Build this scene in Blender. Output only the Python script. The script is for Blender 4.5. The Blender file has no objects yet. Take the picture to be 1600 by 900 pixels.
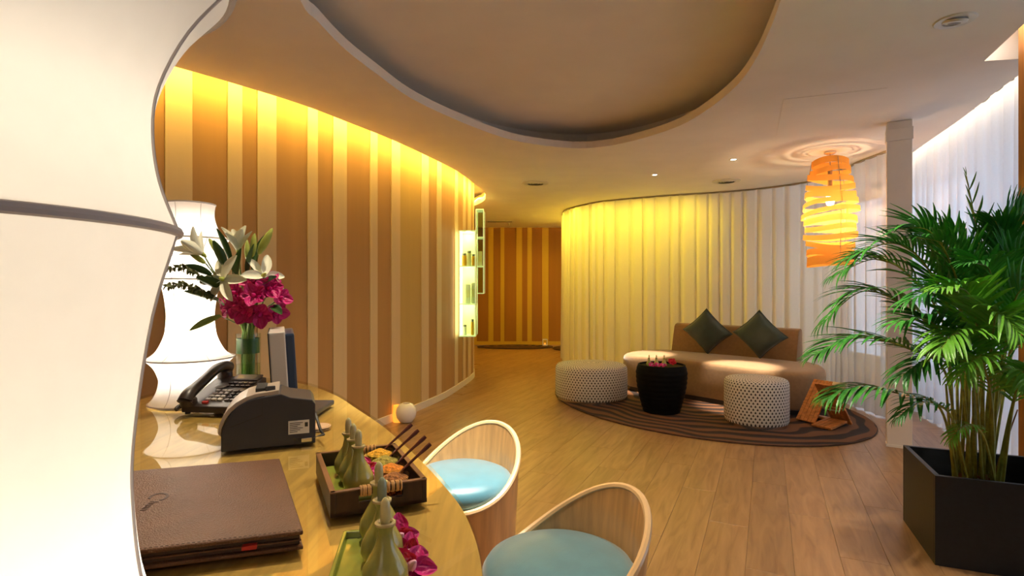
import bpy, bmesh, math, random
from mathutils import Vector, Matrix
from mathutils.geometry import tessellate_polygon
random.seed(7)
S = bpy.context.scene
C = S.collection
PI = math.pi
# ------------------------------------------------------------------ camera, world, exposure
CAMZ = 1.3; F = 850.0; H = 2.66; ROOF = H + .22
cd = bpy.data.cameras.new('camera'); cam = bpy.data.objects.new('camera', cd); C.objects.link(cam)
cam.location = (0, 0, CAMZ); cam.rotation_euler = (PI/2, 0, 0)
cd.sensor_width = 36; cd.lens = F/1600*36; cd.clip_start = .02; cd.clip_end = 200
S.camera = cam
S.view_settings.view_transform = 'Standard'; S.view_settings.look = 'None'
S.view_settings.gamma = 1; S.view_settings.use_curve_mapping = False
S.view_settings.exposure = 0.42
w = bpy.data.worlds.new('sky'); S.world = w; w.use_nodes = True
w.node_tree.nodes['Background'].inputs[0].default_value = (.72, .82, 1, 1)
w.node_tree.nodes['Background'].inputs[1].default_value = 1.9

def look(o, target):
    o.rotation_euler = (Vector(target)-o.location).to_track_quat('-Z', 'Y').to_euler()
def area(name, loc, target, sx, sy, power, col, portal=False):
    l = bpy.data.lights.new(name, 'AREA'); l.shape = 'RECTANGLE'; l.size = sx; l.size_y = sy
    l.energy = power; l.color = col
    if portal: l.cycles.is_portal = True
    o = bpy.data.objects.new(name, l); C.objects.link(o); o.location = loc; look(o, target); return o
def spot(name, loc, target, power, col, angle=60, blend=.6, size=.03):
    l = bpy.data.lights.new(name, 'SPOT'); l.energy = power; l.color = col
    l.spot_size = math.radians(angle); l.spot_blend = blend; l.shadow_soft_size = size
    o = bpy.data.objects.new(name, l); C.objects.link(o); o.location = loc; look(o, target); return o
def point(name, loc, power, col, size=.03):
    l = bpy.data.lights.new(name, 'POINT'); l.energy = power; l.color = col; l.shadow_soft_size = size
    o = bpy.data.objects.new(name, l); C.objects.link(o); o.location = loc; return o
# daylight enters through the window openings of the right-hand wall (sky portals)
for yc, ww in ((1.3, 2.2), (4.1, 2.6), (7.0, 2.4)):
    area('window_portal', (5.06, yc, 1.45), (0, yc, 1.45), ww, 2.2, 1, (1, 1, 1), True)
WARM = (1, .70, .40); YEL = (1, .64, .12); NEUT = (1, .84, .66)

# ------------------------------------------------------------------ helpers
def on(px, py, z):                      # measured point on a level plane of known height
    d = F*(CAMZ-z)/(py-450); return Vector(((px-800)/F*d, d, z))
def dep(px, py, d):                     # measured point at a known distance
    return Vector(((px-800)/F*d, d, CAMZ+(450-py)/F*d))
def tag(o, label, cat, group=None, kind=None):
    if label: o['label'] = label
    if cat: o['category'] = cat
    if group: o['group'] = group
    if kind: o['kind'] = kind
    return o
def thing(name, label, cat, loc=(0, 0, 0), rz=0, group=None):
    o = bpy.data.objects.new(name, None); C.objects.link(o); o.empty_display_size = .05
    o.location = loc; o.rotation_euler = (0, 0, rz); return tag(o, label, cat, group)
def link(name, me, mat, parent=None, loc=None, smooth=False):
    o = bpy.data.objects.new(name, me); C.objects.link(o)
    if mat and not me.materials: me.materials.append(mat)
    if parent: o.parent = parent
    if loc is not None: o.location = loc
    if smooth: me.polygons.foreach_set('use_smooth', [True]*len(me.polygons))
    return o
def cpy(o, parent=None):
    c = o.copy(); C.objects.link(c); c.parent = parent
    for ch in list(o.children): cpy(ch, c)
    return c
def basis(d):
    d = Vector(d).normalized(); u = Vector((0, 0, 1)) if abs(d.z) < .95 else Vector((1, 0, 0))
    s = d.cross(u).normalized(); return d, s, s.cross(d).normalized()
class MB:
    def __init__(s): s.v = []; s.f = []; s.uv = None
    def add(s, vs, fs):
        n = len(s.v); s.v += [tuple(q) for q in vs]; s.f += [tuple(i+n for i in f) for f in fs]; return s
    def box(s, a, b, M=None):
        x0, y0, z0 = a; x1, y1, z1 = b
        vs = [Vector(q) for q in ((x0,y0,z0),(x1,y0,z0),(x1,y1,z0),(x0,y1,z0),(x0,y0,z1),(x1,y0,z1),(x1,y1,z1),(x0,y1,z1))]
        if M: vs = [M @ q for q in vs]
        return s.add(vs, [(3,2,1,0),(4,5,6,7),(0,1,5,4),(1,2,6,5),(2,3,7,6),(3,0,4,7)])
    def tube(s, pts, r, n=8, closed=False):
        pts = [Vector(p) for p in pts]; m = len(pts); rs = r if isinstance(r, (list, tuple)) else [r]*m
        vs = []; ref = None
        level = closed and max(p.z for p in pts)-min(p.z for p in pts) < .35*max((p-pts[0]).length for p in pts)*1.6
        for i, p in enumerate(pts):
            t = (pts[(i+1) % m]-pts[i-1]) if closed else (pts[min(i+1, m-1)]-pts[max(i-1, 0)])
            t.normalize()
            if ref is None or level: _, a, b = basis(t)
            else:
                a = (ref-t*ref.dot(t)).normalized(); b = t.cross(a)
            ref = a
            for k in range(n):
                q = 2*PI*k/n; vs.append(p+(a*math.cos(q)+b*math.sin(q))*rs[i])
        fs = []
        for i in range(m if closed else m-1):
            j = (i+1) % m
            for k in range(n): fs.append((i*n+k, i*n+(k+1) % n, j*n+(k+1) % n, j*n+k))
        if not closed: fs += [tuple(range(n))[::-1], tuple((m-1)*n+k for k in range(n))]
        return s.add(vs, fs)
    def lathe(s, prof, n=32, M=None, cap=True):
        vs = []; fs = []; m = len(prof)
        for r, z in prof:
            for k in range(n):
                q = 2*PI*k/n; p = Vector((r*math.cos(q), r*math.sin(q), z)); vs.append(M @ p if M else p)
        for i in range(m-1):
            for k in range(n): fs.append((i*n+k, i*n+(k+1) % n, (i+1)*n+(k+1) % n, (i+1)*n+k))
        if cap: fs += [tuple(range(n))[::-1], tuple((m-1)*n+k for k in range(n))]
        return s.add(vs, fs)
    def prism(s, pts, z0, z1, M=None):
        n = len(pts); vs = [Vector((x, y, z0)) for x, y in pts]+[Vector((x, y, z1)) for x, y in pts]
        if M: vs = [M @ q for q in vs]
        return s.add(vs, [tuple(range(n))[::-1], tuple(range(n, 2*n))]+[(i, (i+1) % n, n+(i+1) % n, n+i) for i in range(n)])
    def mesh(s, name):
        me = bpy.data.meshes.new(name); me.from_pydata(s.v, [], s.f)
        bm = bmesh.new(); bm.from_mesh(me); bmesh.ops.recalc_face_normals(bm, faces=bm.faces); bm.to_mesh(me); bm.free()
        return me
    def build(s, name, mat, parent=None, smooth=False, bevel=0, seg=2, loc=None):
        me = s.mesh(name)
        if bevel:
            bm = bmesh.new(); bm.from_mesh(me)
            es = [e for e in bm.edges if len(e.link_faces) == 2 and e.calc_face_angle(0) > .6]
            bmesh.ops.bevel(bm, geom=es, offset=bevel, segments=seg, profile=.6, affect='EDGES', clamp_overlap=True)
            bm.to_mesh(me); bm.free()
        o = link(name, me, mat, parent, loc, smooth)
        if smooth and hasattr(me, 'set_sharp_from_angle'): me.set_sharp_from_angle(angle=.7)
        return o
def catmull(pts, n=8, closed=False):
    P = [Vector(p) for p in pts]; out = []; m = len(P)
    for i in range(m if closed else m-1):
        p0 = P[i-1] if (closed or i > 0) else P[0]*2-P[1]
        p1 = P[i]; p2 = P[(i+1) % m]
        p3 = P[(i+2) % m] if (closed or i+2 < m) else p2*2-p1
        for k in range(n):
            t = k/n
            out.append(.5*((2*p1)+(p2-p0)*t+(2*p0-5*p1+4*p2-p3)*t*t+(3*p1-p0-3*p2+p3)*t**3))
    if not closed: out.append(P[-1])
    return out
class Curve2:
    def __init__(s, pts, n=12):
        s.p = catmull([Vector((x, y)) for x, y in pts], n); s.s = [0]
        for a, b in zip(s.p, s.p[1:]): s.s.append(s.s[-1]+(b-a).length)
        s.L = s.s[-1]
    def at(s, q):
        q = max(0, min(s.L, q)); i = 0; lo, hi = 0, len(s.s)-2
        while lo < hi:
            mid = (lo+hi+1)//2
            if s.s[mid] <= q: lo = mid
            else: hi = mid-1
        i = lo; t = (q-s.s[i])/max(1e-9, s.s[i+1]-s.s[i]); p = s.p[i].lerp(s.p[i+1], t)
        a = s.p[max(i-1, 0)]; b = s.p[min(i+2, len(s.p)-1)]; d = (b-a).normalized()
        return p, Vector((d.y, -d.x))              # right-hand normal of the direction of travel
    def hit(s, px):                                # arc length where the wall is met in bearing px
        k = (px-800)/F; best = None
        for i in range(len(s.p)-1):
            a, b = s.p[i], s.p[i+1]; fa = a.x-k*a.y; fb = b.x-k*b.y
            if fa*fb <= 0 and fa != fb:
                t = fa/(fa-fb); d = a.lerp(b, t).y
                if d > 0 and (best is None or d < best[0]): best = (d, s.s[i]+t*(s.s[i+1]-s.s[i]))
        return best[1] if best else None
def band(mb, cv, s0, s1, z0, z1, o0, o1, step=.12):   # curved slab following a plan curve between two offsets
    n = max(1, int((s1-s0)/step)); vs = []; fs = []
    for i in range(n+1):
        p, nr = cv.at(s0+(s1-s0)*i/n)
        for o, z in ((o0, z0), (o1, z0), (o1, z1), (o0, z1)):
            q = p+nr*o; vs.append((q.x, q.y, z))
    for i in range(n):
        a = i*4
        for k in range(4): fs.append((a+k, a+(k+1) % 4, a+4+(k+1) % 4, a+4+k))
    fs += [(3, 2, 1, 0), (n*4, n*4+1, n*4+2, n*4+3)]
    return mb.add(vs, fs)
def flat(name, outer, holes, z, mat, down=True):
    loops = [[Vector((x, y, 0)) for x, y in outer]]+[[Vector((x, y, 0)) for x, y in h] for h in holes]
    tri = tessellate_polygon(loops); vs = [(p.x, p.y, z) for l in loops for p in l]
    me = bpy.data.meshes.new(name); fs = []
    for t in tri:
        a, b, c = [Vector(vs[i]) for i in t]; up = (b-a).cross(c-a).z > 0
        fs.append(tuple(t) if up != down else tuple(reversed(t)))
    me.from_pydata(vs, [], fs); return link(name, me, mat)
# ------------------------------------------------------------------ materials
M = {}
def nd(nt, t, **kw):
    n = nt.nodes.new(t)
    for k, v in kw.items(): setattr(n, k, v)
    return n
def pr(name, col, rough=.5, metal=0, var=0, scale=8, stretch=(1, 1, 1), bump=0, bscale=None, emit=None, es=0, spec=.5, coat=0, alpha=1, trans=0, col2=None, sheen=0, ior=1.5):
    m = bpy.data.materials.new(name); m.use_nodes = True; nt = m.node_tree; b = nt.nodes['Principled BSDF']
    b.inputs['Base Color'].default_value = (*col, 1); b.inputs['Roughness'].default_value = rough
    b.inputs['Metallic'].default_value = metal; b.inputs['Specular IOR Level'].default_value = spec
    b.inputs['Coat Weight'].default_value = coat; b.inputs['Coat Roughness'].default_value = .05
    b.inputs['Transmission Weight'].default_value = trans; b.inputs['IOR'].default_value = ior
    b.inputs['Sheen Weight'].default_value = sheen
    if emit: b.inputs['Emission Color'].default_value = (*emit, 1); b.inputs['Emission Strength'].default_value = es
    if var or bump:
        tc = nd(nt, 'ShaderNodeTexCoord'); mp = nd(nt, 'ShaderNodeMapping'); mp.inputs['Scale'].default_value = stretch
        no = nd(nt, 'ShaderNodeTexNoise'); no.inputs['Scale'].default_value = scale; no.inputs['Detail'].default_value = 5
        nt.links.new(tc.outputs['Object'], mp.inputs[0]); nt.links.new(mp.outputs[0], no.inputs['Vector'])
        if var:
            r = nd(nt, 'ShaderNodeValToRGB'); c2 = col2 or tuple(max(0, c*(1-var)) for c in col)
            r.color_ramp.elements[0].color = (*c2, 1); r.color_ramp.elements[0].position = .35
            r.color_ramp.elements[1].color = (*[min(1, c*(1+var*.4)) for c in col], 1); r.color_ramp.elements[1].position = .65
            nt.links.new(no.outputs[0], r.inputs[0]); nt.links.new(r.outputs[0], b.inputs['Base Color'])
        if bump:
            src = no
            if bscale:
                src = nd(nt, 'ShaderNodeTexNoise'); src.inputs['Scale'].default_value = bscale; nt.links.new(mp.outputs[0], src.inputs['Vector'])
            bp = nd(nt, 'ShaderNodeBump'); bp.inputs['Strength'].default_value = bump; bp.inputs['Distance'].default_value = .01
            nt.links.new(src.outputs[0], bp.inputs['Height']); nt.links.new(bp.outputs[0], b.inputs['Normal'])
    M[name] = m; return m
def shade_mat(name, col, trans, rough=.9, clear=0, emit=0):
    m = bpy.data.materials.new(name); m.use_nodes = True; nt = m.node_tree; nt.nodes.remove(nt.nodes['Principled BSDF'])
    out = nt.nodes['Material Output']
    d = nd(nt, 'ShaderNodeBsdfDiffuse'); t = nd(nt, 'ShaderNodeBsdfTranslucent'); mx = nd(nt, 'ShaderNodeMixShader')
    tc = nd(nt, 'ShaderNodeTexCoord'); no = nd(nt, 'ShaderNodeTexNoise'); no.inputs['Scale'].default_value = 60; no.inputs['Detail'].default_value = 6
    r = nd(nt, 'ShaderNodeValToRGB'); r.color_ramp.elements[0].color = (*[c*.93 for c in col], 1); r.color_ramp.elements[1].color = (*col, 1)
    nt.links.new(tc.outputs['Object'], no.inputs['Vector']); nt.links.new(no.outputs[0], r.inputs[0])
    nt.links.new(r.outputs[0], d.inputs[0]); nt.links.new(r.outputs[0], t.inputs[0])
    mx.inputs[0].default_value = trans; nt.links.new(d.outputs[0], mx.inputs[1]); nt.links.new(t.outputs[0], mx.inputs[2])
    last = mx
    if clear:
        tp = nd(nt, 'ShaderNodeBsdfTransparent'); m2 = nd(nt, 'ShaderNodeMixShader'); m2.inputs[0].default_value = clear
        nt.links.new(mx.outputs[0], m2.inputs[1]); nt.links.new(tp.outputs[0], m2.inputs[2]); last = m2
    nt.links.new(last.outputs[0], out.inputs[0]); M[name] = m; return m
def glass_mat(name, col, clear=.88, rough=.02):
    m = bpy.data.materials.new(name); m.use_nodes = True; nt = m.node_tree; nt.nodes.remove(nt.nodes['Principled BSDF'])
    g = nd(nt, 'ShaderNodeBsdfGlossy'); g.inputs['Roughness'].default_value = rough
    t = nd(nt, 'ShaderNodeBsdfTransparent'); t.inputs[0].default_value = (*col, 1)
    fr = nd(nt, 'ShaderNodeFresnel'); fr.inputs[0].default_value = 1.45
    mx = nd(nt, 'ShaderNodeMixShader'); ge = nd(nt, 'ShaderNodeNewGeometry'); iv = nd(nt, 'ShaderNodeMath', operation='SUBTRACT'); iv.inputs[0].default_value = 1
    mu = nd(nt, 'ShaderNodeMath', operation='MULTIPLY'); nt.links.new(ge.outputs['Backfacing'], iv.inputs[1]); nt.links.new(iv.outputs[0], mu.inputs[0]); nt.links.new(fr.outputs[0], mu.inputs[1])
    nt.links.new(mu.outputs[0], mx.inputs[0]); nt.links.new(t.outputs[0], mx.inputs[1]); nt.links.new(g.outputs[0], mx.inputs[2])
    nt.links.new(mx.outputs[0], nt.nodes['Material Output'].inputs[0]); M[name] = m; return m
pr('plaster', (.88, .83, .77), .9, var=.03, scale=3)
pr('white_paint', (.8, .77, .72), .6, var=.02, scale=3)
pr('wallbrown', (.47, .262, .088), .75, var=.06, scale=2, stretch=(6, 6, .3))
pr('wallcream', (.70, .53, .28), .7, var=.04, scale=2, stretch=(6, 6, .3))
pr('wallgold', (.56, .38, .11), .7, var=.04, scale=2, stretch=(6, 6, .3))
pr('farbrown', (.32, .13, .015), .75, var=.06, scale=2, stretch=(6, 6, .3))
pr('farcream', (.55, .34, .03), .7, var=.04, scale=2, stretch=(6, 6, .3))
pr('skirting', (.78, .72, .60), .5, var=.02)
pr('tabletop', (.58, .39, .12), .35, var=.22, scale=5, stretch=(12, 1, 1), coat=0)
pr('desk_body', (.55, .40, .18), .45, var=.2, scale=4, stretch=(8, 8, .6))
pr('stoolwood', (.66, .36, .13), .32, var=.22, scale=6, stretch=(7, 7, .5), coat=.3)
pr('stoolrim', (.74, .49, .24), .3, var=.1, scale=6, coat=.3)
pr('teal', (.065, .225, .285), .38, var=.1, scale=20, bump=.05, bscale=300, sheen=.7, spec=.7)
pr('leather', (.145, .062, .028), .42, var=.15, scale=14, bump=.35, bscale=420)
pr('darkleather', (.05, .022, .014), .5, var=.2)
pr('paper', (.8, .78, .72), .8, var=.04)
pr('red', (.55, .03, .02), .6, var=.1)
pr('traywood', (.042, .016, .009), .4, var=.4, scale=6, stretch=(10, 2, 2))
pr('trayrim', (.20, .09, .04), .4, var=.3, scale=6, stretch=(10, 2, 2))
pr('rattan', (.66, .36, .12), .5, var=.25, scale=60)
pr('celadon', (.50, .39, .07), .2, var=.25, scale=18, coat=.2, col2=(.27, .28, .07))
pr('celadon_dish', (.26, .30, .045), .15, var=.15, scale=18, coat=.5)
pr('celadon_rim', (.58, .46, .22), .2, var=.15, scale=18, coat=.5)
pr('stopper', (.60, .52, .24), .2, var=.2, scale=30, coat=.4)
pr('stopper_grey', (.30, .33, .20), .2, var=.2, scale=30, coat=.4)
pr('spice_yellow', (.85, .42, .02), .9, var=.4, scale=120, bump=1)
pr('spice_green', (.45, .36, .06), .9, var=.5, scale=120, bump=1)
pr('spice_orange', (.85, .27, .02), .9, var=.45, scale=120, bump=1)
pr('spice_brown', (.42, .16, .04), .9, var=.6, scale=120, bump=1)
pr('spoon', (.13, .022, .012), .3, var=.3, scale=20, coat=.3)
pr('magenta', (.62, .012, .20), .5, var=.35, scale=25, col2=(.42, .004, .12))
pr('pinkwhite', (.85, .45, .60), .5, var=.2, scale=40)
pr('orchidred', (.60, .008, .03), .45, var=.3, scale=30)
pr('lilywhite', (.86, .85, .66), .5, var=.1, scale=20)
pr('budgreen', (.42, .48, .08), .5, var=.35, scale=14, stretch=(1, 1, 1))
pr('leafgreen', (.035, .10, .018), .4, var=.35, scale=14)
pr('leaflight', (.22, .30, .05), .45, var=.3, scale=14)
pr('eucalyptus', (.15, .16, .05), .55, var=.4, scale=30)
pr('stem', (.12, .20, .03), .5, var=.2)
pr('water', (.86, .92, .80), .02, trans=1, ior=1.33)
glass_mat('clear', (.95, .98, .95)); glass_mat('greenglass', (.90, .97, .82)); glass_mat('pane', (.92, .96, .98)); glass_mat('glass_plate', (.96, .95, .88))
pr('glassedge_glow', (.55, .72, .42), .15, emit=(.8, 1, .45), es=.35, var=.02)  # weak emission put into edges and shelves, standing in for light in the glass
pr('phone', (.04, .028, .022), .33, var=.15, scale=10)
pr('phone_side', (.085, .06, .045), .4, var=.1)
pr('key', (.42, .38, .34), .4, var=.05)
pr('darkkey', (.055, .04, .034), .4, var=.05)
pr('lcd', (.24, .20, .13), .15, var=.1)
pr('printer', (.035, .037, .048), .45, var=.06, scale=30)
pr('printer_top', (.52, .43, .34), .3, var=.05)
pr('monitor_white', (.62, .57, .52), .35, var=.03)
pr('monitor_dark', (.03, .05, .10), .35, var=.06)
pr('label_white', (.72, .70, .66), .5, var=.03)
pr('ink', (.03, .03, .03), .6, var=.1)
pr('coaster', (.62, .42, .26), .5, var=.1)
pr('cable', (.02, .018, .016), .5, var=.05)
pr('sofa', (.27, .155, .065), .85, var=.1, scale=30, sheen=.4)
pr('sofa_dark', (.03, .02, .015), .6, var=.1)
pr('cushion', (.035, .065, .058), .5, var=.15, scale=12, sheen=.2)
pr('chrome', (.7, .68, .64), .18, 1, var=.03)
pr('blackdrum', (.003, .0025, .0025), .7, var=.3, scale=20, spec=.12)
pr('rackwood', (.55, .20, .045), .4, var=.3, scale=8, stretch=(3, 3, 8))
pr('rackedge', (.62, .33, .12), .4, var=.2, scale=8)
pr('planter', (.014, .018, .024), .5, var=.15, scale=40, bump=.03)
pr('soil', (.02, .013, .008), .95, var=.4, scale=60, bump=.8)
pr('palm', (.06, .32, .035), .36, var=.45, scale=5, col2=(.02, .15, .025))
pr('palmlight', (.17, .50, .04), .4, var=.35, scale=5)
pr('palmstem', (.32, .33, .05), .45, var=.35, scale=9, stretch=(1, 1, 3))
pr('palmbrown', (.28, .13, .05), .7, var=.4, scale=12)
pr('post', (.46, .19, .045), .4, var=.25, scale=5, stretch=(8, 8, .5), coat=.2)
pr('pillar', (.80, .74, .66), .35, var=.03)
pr('bulb', (1, .95, .85), .5, emit=(1, .86, .62), es=5, var=.01)
pr('downlamp', (1, .95, .85), .5, emit=(1, .9, .75), es=14, var=.01)
pr('fixture', (.72, .68, .60), .4, var=.03)
pr('fixture_dark', (.18, .15, .11), .5, var=.05)
pr('litpanel', (.9, .9, .75), .5, emit=(1, .97, .62), es=1.3, var=.01)
pr('amber', (.75, .36, .03), .2, var=.1); pr('cream_box', (.75, .68, .45), .5, var=.05)
pr('ceramic', (.82, .80, .80), .2, var=.03, coat=.4)
pr('flame', (1, .4, .05), .5, emit=(1, .36, .04), es=.9, var=.05)
pr('concrete', (.5, .5, .5), .9, var=.1)
pr('veneer', (.80, .48, .16), .5, var=.12, scale=10)
pr('wire', (.30, .27, .24), .4, .6, var=.05)
pr('seam', (.55, .49, .46), .8, var=.03)
pr('track', (.30, .27, .20), .5, var=.05)
pr('farrug', (.06, .028, .015), .9, var=.4, scale=20)
shade_mat('lampshade', (.90, .87, .83), .55)
shade_mat('pendant_strip', (.95, .46, .09), .26)
shade_mat('sheer', (.78, .74, .66), .55, clear=.14)
shade_mat('sheer_window', (.84, .86, .92), .55, clear=.06)
def floor_mat():
    m = bpy.data.materials.new('plank_wood'); m.use_nodes = True; nt = m.node_tree; b = nt.nodes['Principled BSDF']
    tc = nd(nt, 'ShaderNodeTexCoord'); mp = nd(nt, 'ShaderNodeMapping'); oi = nd(nt, 'ShaderNodeObjectInfo')
    mp.inputs['Scale'].default_value = (1.1, 9, 1)
    ad = nd(nt, 'ShaderNodeVectorMath', operation='ADD'); ml = nd(nt, 'ShaderNodeVectorMath', operation='SCALE')
    cx = nd(nt, 'ShaderNodeCombineXYZ')
    nt.links.new(oi.outputs['Random'], cx.inputs[0]); nt.links.new(oi.outputs['Random'], cx.inputs[1])
    nt.links.new(cx.outputs[0], ml.inputs[0]); ml.inputs['Scale'].default_value = 37
    nt.links.new(tc.outputs['Object'], mp.inputs[0]); nt.links.new(mp.outputs[0], ad.inputs[0]); nt.links.new(ml.outputs[0], ad.inputs[1])
    n1 = nd(nt, 'ShaderNodeTexNoise'); n1.inputs['Scale'].default_value = 2.2; n1.inputs['Detail'].default_value = 8; n1.inputs['Distortion'].default_value = 1.2
    nt.links.new(ad.outputs[0], n1.inputs['Vector'])
    r = nd(nt, 'ShaderNodeValToRGB'); e = r.color_ramp.elements
    e[0].color = (.185, .092, .036, 1); e[0].position = .22; e[1].color = (.36, .208, .09, 1); e[1].position = .72
    k = e.new(.5); k.color = (.295, .163, .067, 1)
    nt.links.new(n1.outputs[0], r.inputs[0])
    hv = nd(nt, 'ShaderNodeHueSaturation'); mr = nd(nt, 'ShaderNodeMapRange'); mr.inputs[3].default_value = .92; mr.inputs[4].default_value = 1.07
    nt.links.new(oi.outputs['Random'], mr.inputs[0]); nt.links.new(mr.outputs[0], hv.inputs['Value']); nt.links.new(r.outputs[0], hv.inputs['Color'])
    nt.links.new(hv.outputs[0], b.inputs['Base Color']); b.inputs['Roughness'].default_value = .34
    M['plank'] = m
floor_mat()
def weave_mat():
    m = bpy.data.materials.new('woven_fabric'); m.use_nodes = True; nt = m.node_tree; b = nt.nodes['Principled BSDF']
    uv = nd(nt, 'ShaderNodeUVMap'); sp = nd(nt, 'ShaderNodeSeparateXYZ'); nt.links.new(uv.outputs[0], sp.inputs[0])
    def mt(op, a, c=None):
        n = nd(nt, 'ShaderNodeMath', operation=op)
        for i, q in enumerate((a, c)):
            if q is None: continue
            if isinstance(q, (int, float)): n.inputs[i].default_value = q
            else: nt.links.new(q, n.inputs[i])
        return n.outputs[0]
    row = mt('FLOOR', sp.outputs[1]); sh = mt('MULTIPLY', mt('MODULO', row, 2), .5)
    fx = mt('ABSOLUTE', mt('SUBTRACT', mt('FRACT', mt('ADD', sp.outputs[0], sh)), .5)); fy = mt('SUBTRACT', mt('FRACT', sp.outputs[1]), .5)
    d = mt('ADD', mt('MULTIPLY', fx, 1.15), mt('MULTIPLY', mt('ABSOLUTE', fy), .85))
    tri = mt('LESS_THAN', mt('SUBTRACT', d, mt('MULTIPLY', fy, .35)), .31)
    mx = nd(nt, 'ShaderNodeMixRGB'); nt.links.new(tri, mx.inputs[0])
    mx.inputs[1].default_value = (.62, .57, .50, 1); mx.inputs[2].default_value = (.03, .022, .022, 1)
    nt.links.new(mx.outputs[0], b.inputs['Base Color']); b.inputs['Roughness'].default_value = .85
    bp = nd(nt, 'ShaderNodeBump'); bp.inputs['Strength'].default_value = .5; bp.inputs['Distance'].default_value = .004; bp.invert = True
    nt.links.new(tri, bp.inputs['Height']); nt.links.new(bp.outputs[0], b.inputs['Normal']); M['weave'] = m
weave_mat()
def rug_mat():
    m = bpy.data.materials.new('grain_rug'); m.use_nodes = True; nt = m.node_tree; b = nt.nodes['Principled BSDF']
    tc = nd(nt, 'ShaderNodeTexCoord'); mp = nd(nt, 'ShaderNodeMapping'); mp.inputs['Scale'].default_value = (.75, 1, 1); mp.inputs['Location'].default_value = (.12, -.1, 0)
    wv = nd(nt, 'ShaderNodeTexWave', wave_type='RINGS', rings_direction='Z'); wv.inputs['Scale'].default_value = 2.3; wv.inputs['Distortion'].default_value = 9
    wv.inputs['Detail'].default_value = 1.2; wv.inputs['Detail Scale'].default_value = .7
    nt.links.new(tc.outputs['Object'], mp.inputs[0]); nt.links.new(mp.outputs[0], wv.inputs['Vector'])
    r = nd(nt, 'ShaderNodeValToRGB'); e = r.color_ramp.elements; e[0].position = .38; e[1].position = .6
    e[0].color = (.012, .004, .002, 1); e[1].color = (.13, .05, .016, 1)
    nt.links.new(wv.outputs['Fac'], r.inputs[0]); nt.links.new(r.outputs[0], b.inputs['Base Color']); b.inputs['Roughness'].default_value = .9
    bp = nd(nt, 'ShaderNodeBump'); bp.inputs['Strength'].default_value = .6; bp.inputs['Distance'].default_value = .008
    nt.links.new(wv.outputs['Fac'], bp.inputs['Height']); nt.links.new(bp.outputs[0], b.inputs['Normal']); M['rug'] = m
rug_mat()

# ------------------------------------------------------------------ plan curves
CE = [(-4.3, 1.55), (-3.3, 2.2), (-2.55, 2.86), (-2.09, 3.32), (-1.75, 3.75), (-1.52, 4.1), (-1.35, 4.45), (-1.18, 4.8), (-1.04, 5.14), (-.85, 5.66), (-.64, 6.31), (-.49, 7.08), (-.40, 7.7), (-.39, 8.07), (-.47, 8.6), (-.75, 9.2), (-1.3, 9.75), (-2.2, 10.2), (-4.3, 10.6)]
ce = Curve2(CE)
WO = .18
wp = []
for i in range(61):
    p, n = ce.at(ce.L*i/60); q = p-n*WO; wp.append((q.x, q.y))
wl = Curve2(wp, 4)
FW = 12.45
# ------------------------------------------------------------------ floor
fl = MB().box((-4.4, -2.7, -.12), (5.1, FW+.1, -.004)).build('floor', M['plank']); tag(fl, 'light brown wood plank floor', None, kind='structure'); 
ang = math.atan2(.905, .425); du = Vector((math.cos(ang), math.sin(ang), 0)); dv = Vector((-du.y, du.x, 0))
PL, PW = 1.25, .205
pm = MB().box((-PL/2+.0006, -PW/2+.0006, -.02), (PL/2-.0006, PW/2-.0006, 0))
pme = pm.mesh('plank'); 
bm = bmesh.new(); bm.from_mesh(pme); bmesh.ops.bevel(bm, geom=[e for e in bm.edges if all(v.co.z > -.01 for v in e.verts)], offset=.0008, segments=1, affect='EDGES'); bm.to_mesh(pme); bm.free()
pme.materials.append(M['plank'])
cand = []
for j in range(-60, 61):
    off = (j*.377 % 1)*PL
    for i in range(-14, 15):
        c = du*(i*PL+off)+dv*(j*PW)+Vector((1, 5, 0))
        if c.y < .35 or c.y > 11.9: continue
        px = 800+c.x/c.y*F; py = 450+CAMZ/c.y*F
        if px < 200 or px > 1900 or py > 1500: continue
        wx = min((q.x for q in wl.p if abs(q.y-c.y) < .12), default=-4) if 3 < c.y < 9 else -9
        if c.x < wx+.1 or c.x > 4.6: continue
        if c.y > 8.6 and c.x > 1.0: continue
        if c.x > 3.7 or (c.x > 1.5 and c.y > 8.1): continue
        cand.append((c.length, c))
cand.sort(key=lambda q: q[0])
for d, c in cand[:300]:
    o = bpy.data.objects.new('plank', pme); C.objects.link(o); o.parent = fl; o.location = c; o.rotation_euler = (0, 0, ang)
rest = MB()
for d, c in cand[300:]:
    rest.box((-PL/2+.0006, -PW/2+.0006, -.02), (PL/2-.0006, PW/2-.0006, 0), Matrix.Translation(c) @ Matrix.Rotation(ang, 4, 'Z'))
if rest.v: tag(rest.build('far_planks', M['plank'], fl), None, None, kind='stuff')

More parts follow.
